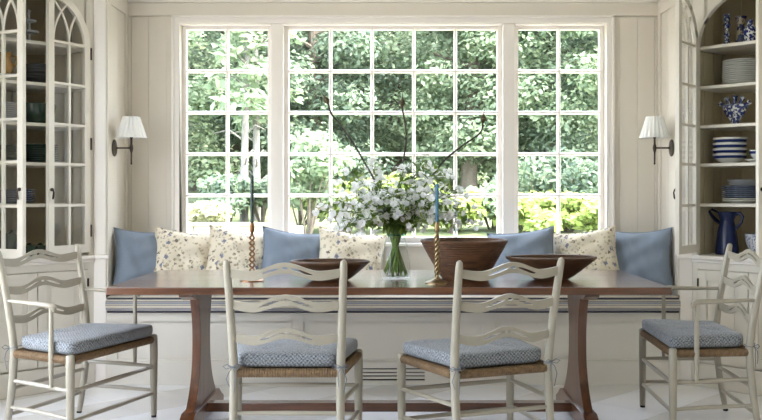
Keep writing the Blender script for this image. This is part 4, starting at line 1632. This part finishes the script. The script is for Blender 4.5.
def tree(px, y, ztop, rad, mat, label, seed, count=5000, leaf=0.15, bark='bark', zlow=1.4, group='trees beyond the garden'):
    rnd = random.Random(seed)
    x = (px - CX) * y / F
    zg = lawn_z(y) - 0.03
    root = thing('tree', label, 'tree', (x, y, zg), 0, group)
    H = ztop - zg
    lean = rnd.uniform(-.3, .3)
    tr = 0.10 + 0.010 * H if bark == 'bark' else 0.07
    pts = [(0, 0, 0), (lean * .2, 0, H * .25), (lean * .5, .1, H * .5), (lean, .1, H * .9)]
    MB().tube(pts, [tr * 1.3, tr, tr * .8, tr * .25], 10).build('trunk', bark, root)
    lm = MB()
    cen, rds = [], []
    for k in range(22):
        f = 0.10 + 0.84 * (k + rnd.random()) / 22
        p = Vector((lean * f, 0.1 * f, H * f))
        an = k * 2.4 + rnd.uniform(-.4, .4)
        rl = rad * (1.0 - 0.55 * abs(f - 0.5) / 0.5) * rnd.uniform(0.55, 1.0)
        e = p + Vector((math.cos(an) * rl, math.sin(an) * rl, rl * 0.22))
        lm.tube([p, (p + e) / 2 + Vector((0, 0, 0.15)), e], [tr * .35, tr * .22, tr * .08], 6)
        cen.append(e)
        rds.append(rnd.uniform(0.55, 0.95) * rad * 0.5)
        cen.append((p + e) / 2 + Vector((rnd.uniform(-.4, .4), rnd.uniform(-.4, .4), 0.1)))
        rds.append(rnd.uniform(0.5, 0.8) * rad * 0.5)
    lm.build('branches', bark, root)
    cen = [c for c in cen]
    keep = [(c, r) for c, r in zip(cen, rds) if c.z + zg > zlow]
    leaves_mesh('crown', [c for c, _ in keep], [r for _, r in keep], count, leaf, mat, root, seed)
    return root


front = [(165, 20, 7.5, 2.1, 'leafA', 5000), (232, 23, 8.5, 2.3, 'leafB', 5500), (318, 21, 7.5, 2.1, 'leafB', 5000), (392, 24, 8.5, 2.4, 'leafA', 5500),
         (468, 21, 7.8, 2.2, 'leafA', 5200), (545, 22, 8.0, 2.3, 'leafB', 5200), (622, 20, 7.6, 2.2, 'leafA', 5000)]
kinds = {'leafA': 'light green broadleaf tree beyond the lawn', 'leafB': 'cooler deep green broadleaf tree beyond the lawn', 'leafC': 'yellow green tree'}
for k, (px, y, zt, rad, mat, n) in enumerate(front):
    tree(px, y, zt, rad, mat, kinds[mat], 100 + k, n * 5, 0.066, zlow=1.3)
back = [(120, 29), (205, 31), (280, 29), (355, 32), (430, 30), (510, 31), (585, 29), (665, 31)]
for k, (px, y) in enumerate(back):
    tree(px, y, 10.5, 3.3, 'leafB', 'tall deep green tree at the wood edge behind the garden trees', 200 + k, 20000, 0.11, zlow=1.0, group='trees at the wood edge')
for k, px in enumerate((244, 257)):
    tree(px, 17.5 + 0.6 * k, 6.2, 0.9, 'leafA', 'slim pale barked tree beside the dark green candle', 300 + k, 700, 0.12, 'birch', 2.6, 'pale barked saplings')
for k, (px, y, hh, rad, mat, lab) in enumerate([
        (203, 15.5, 0.55, 0.55, 'leafD', 'cream flowering shrub on the low garden wall'), (228, 17.0, 1.0, 0.75, 'leafB', 'dark green shrub behind the low garden wall'),
        (262, 17.3, 1.0, 0.75, 'leafB', 'dark green shrub behind the low garden wall'), (300, 16.5, 1.1, 0.8, 'leafA', 'light green garden shrub'),
        (308, 15.2, 2.1, 0.85, 'leafA', 'tall pale green shrub beside the bouquet'),
        (345, 15.5, 1.0, 0.8, 'leafC', 'yellow green garden shrub behind the bouquet'), (405, 16, 1.0, 0.9, 'leafC', 'yellow green garden shrub behind the bouquet'),
        (452, 15.5, 0.75, 0.8, 'leafC', 'yellow green garden shrub behind the bouquet'), (492, 16, 0.9, 0.8, 'leafA', 'light green shrub beside the mullion'),
        (530, 15, 0.7, 0.7, 'leafC', 'bright yellow green shrub under the narrow window'), (568, 15.6, 0.72, 0.7, 'leafC', 'bright yellow green shrub under the narrow window'),
        (603, 15, 0.68, 0.7, 'leafC', 'bright yellow green shrub under the narrow window'), (540, 18.5, 1.5, 1.0, 'leafB', 'dark green shrub behind the yellow green border'),
        (585, 18.5, 1.5, 1.0, 'leafB', 'dark green shrub behind the yellow green border')]):
    rnd = random.Random(400 + k)
    x = (px - CX) * y / F
    zg = lawn_z(y) - 0.02
    root = thing('garden_shrub', lab, 'shrub', (x, y, zg), 0, 'shrubs in the garden border')
    stm = MB()
    cen, rds = [], []
    for q in range(9):
        an = rnd.uniform(0, 6.28)
        rr = rad * rnd.uniform(0.1, 0.75)
        e = Vector((rr * math.cos(an), rr * math.sin(an), hh * rnd.uniform(0.35, 0.85)))
        stm.tube([(0.03 * math.cos(an), 0.03 * math.sin(an), 0), e * 0.5 + Vector((0, 0, 0.05)), e], [0.02, 0.014, 0.006], 5)
        cen.append(e)
        rds.append(rad * rnd.uniform(0.32, 0.5))
    stm.build('stems', 'bark', root)
    leaves_mesh('foliage', cen, rds, 1500, 0.07, mat, root, 500 + k, 0.8)

# undergrowth along the wood edge
for k in range(11):
    rnd = random.Random(700 + k)
    y = 25.5 + (k % 3) * 0.7
    px = 150 + 48 * k
    x = (px - CX) * y / F
    zg = lawn_z(y) - 0.02
    hh = rnd.uniform(1.6, 2.6)
    root = thing('woodland_bush', 'dense green woodland bush between the tree trunks', 'bush', (x, y, zg), 0, 'bushes along the wood edge')
    stm = MB()
    cen, rds = [], []
    for q in range(10):
        an = rnd.uniform(0, 6.28)
        rr = 1.3 * rnd.uniform(0.1, 0.8)
        e = Vector((rr * math.cos(an), rr * math.sin(an) * 0.6, hh * rnd.uniform(0.2, 0.85)))
        stm.tube([(0.05 * math.cos(an), 0.05 * math.sin(an), 0), e * 0.5 + Vector((0, 0, 0.1)), e], [0.035, 0.022, 0.008], 5)
        cen.append(e)
        rds.append(rnd.uniform(0.5, 0.8))
    stm.build('stems', 'bark', root)
    leaves_mesh('foliage', cen, rds, 4500, 0.085, 'leafB' if k % 3 else 'leafA', root, 800 + k, 0.8)

# low stone wall in the garden
gw = thing('garden_wall', 'low pale stone garden wall with flat coping', 'garden wall', (0, 0, 0))
y = 14.6
zg = lawn_z(y) - 0.04
x = -3.75
k = 0
while x < -1.7:
    w = 0.36 + 0.08 * ((k * 7) % 3)
    for row in range(2):
        o_ = 0.16 * row
        bx(x + o_, x + w - 0.012 + o_, y, y + 0.3, zg + 0.15 * row, zg + 0.15 * row + 0.14).build('stone', 'stone', gw, bevel=0.015)
    bx(x - 0.02, x + w - 0.03, y - 0.04, y + 0.34, zg + 0.292, zg + 0.345).build('coping_stone', 'stone', gw, bevel=0.01)
    x += w
    k += 1
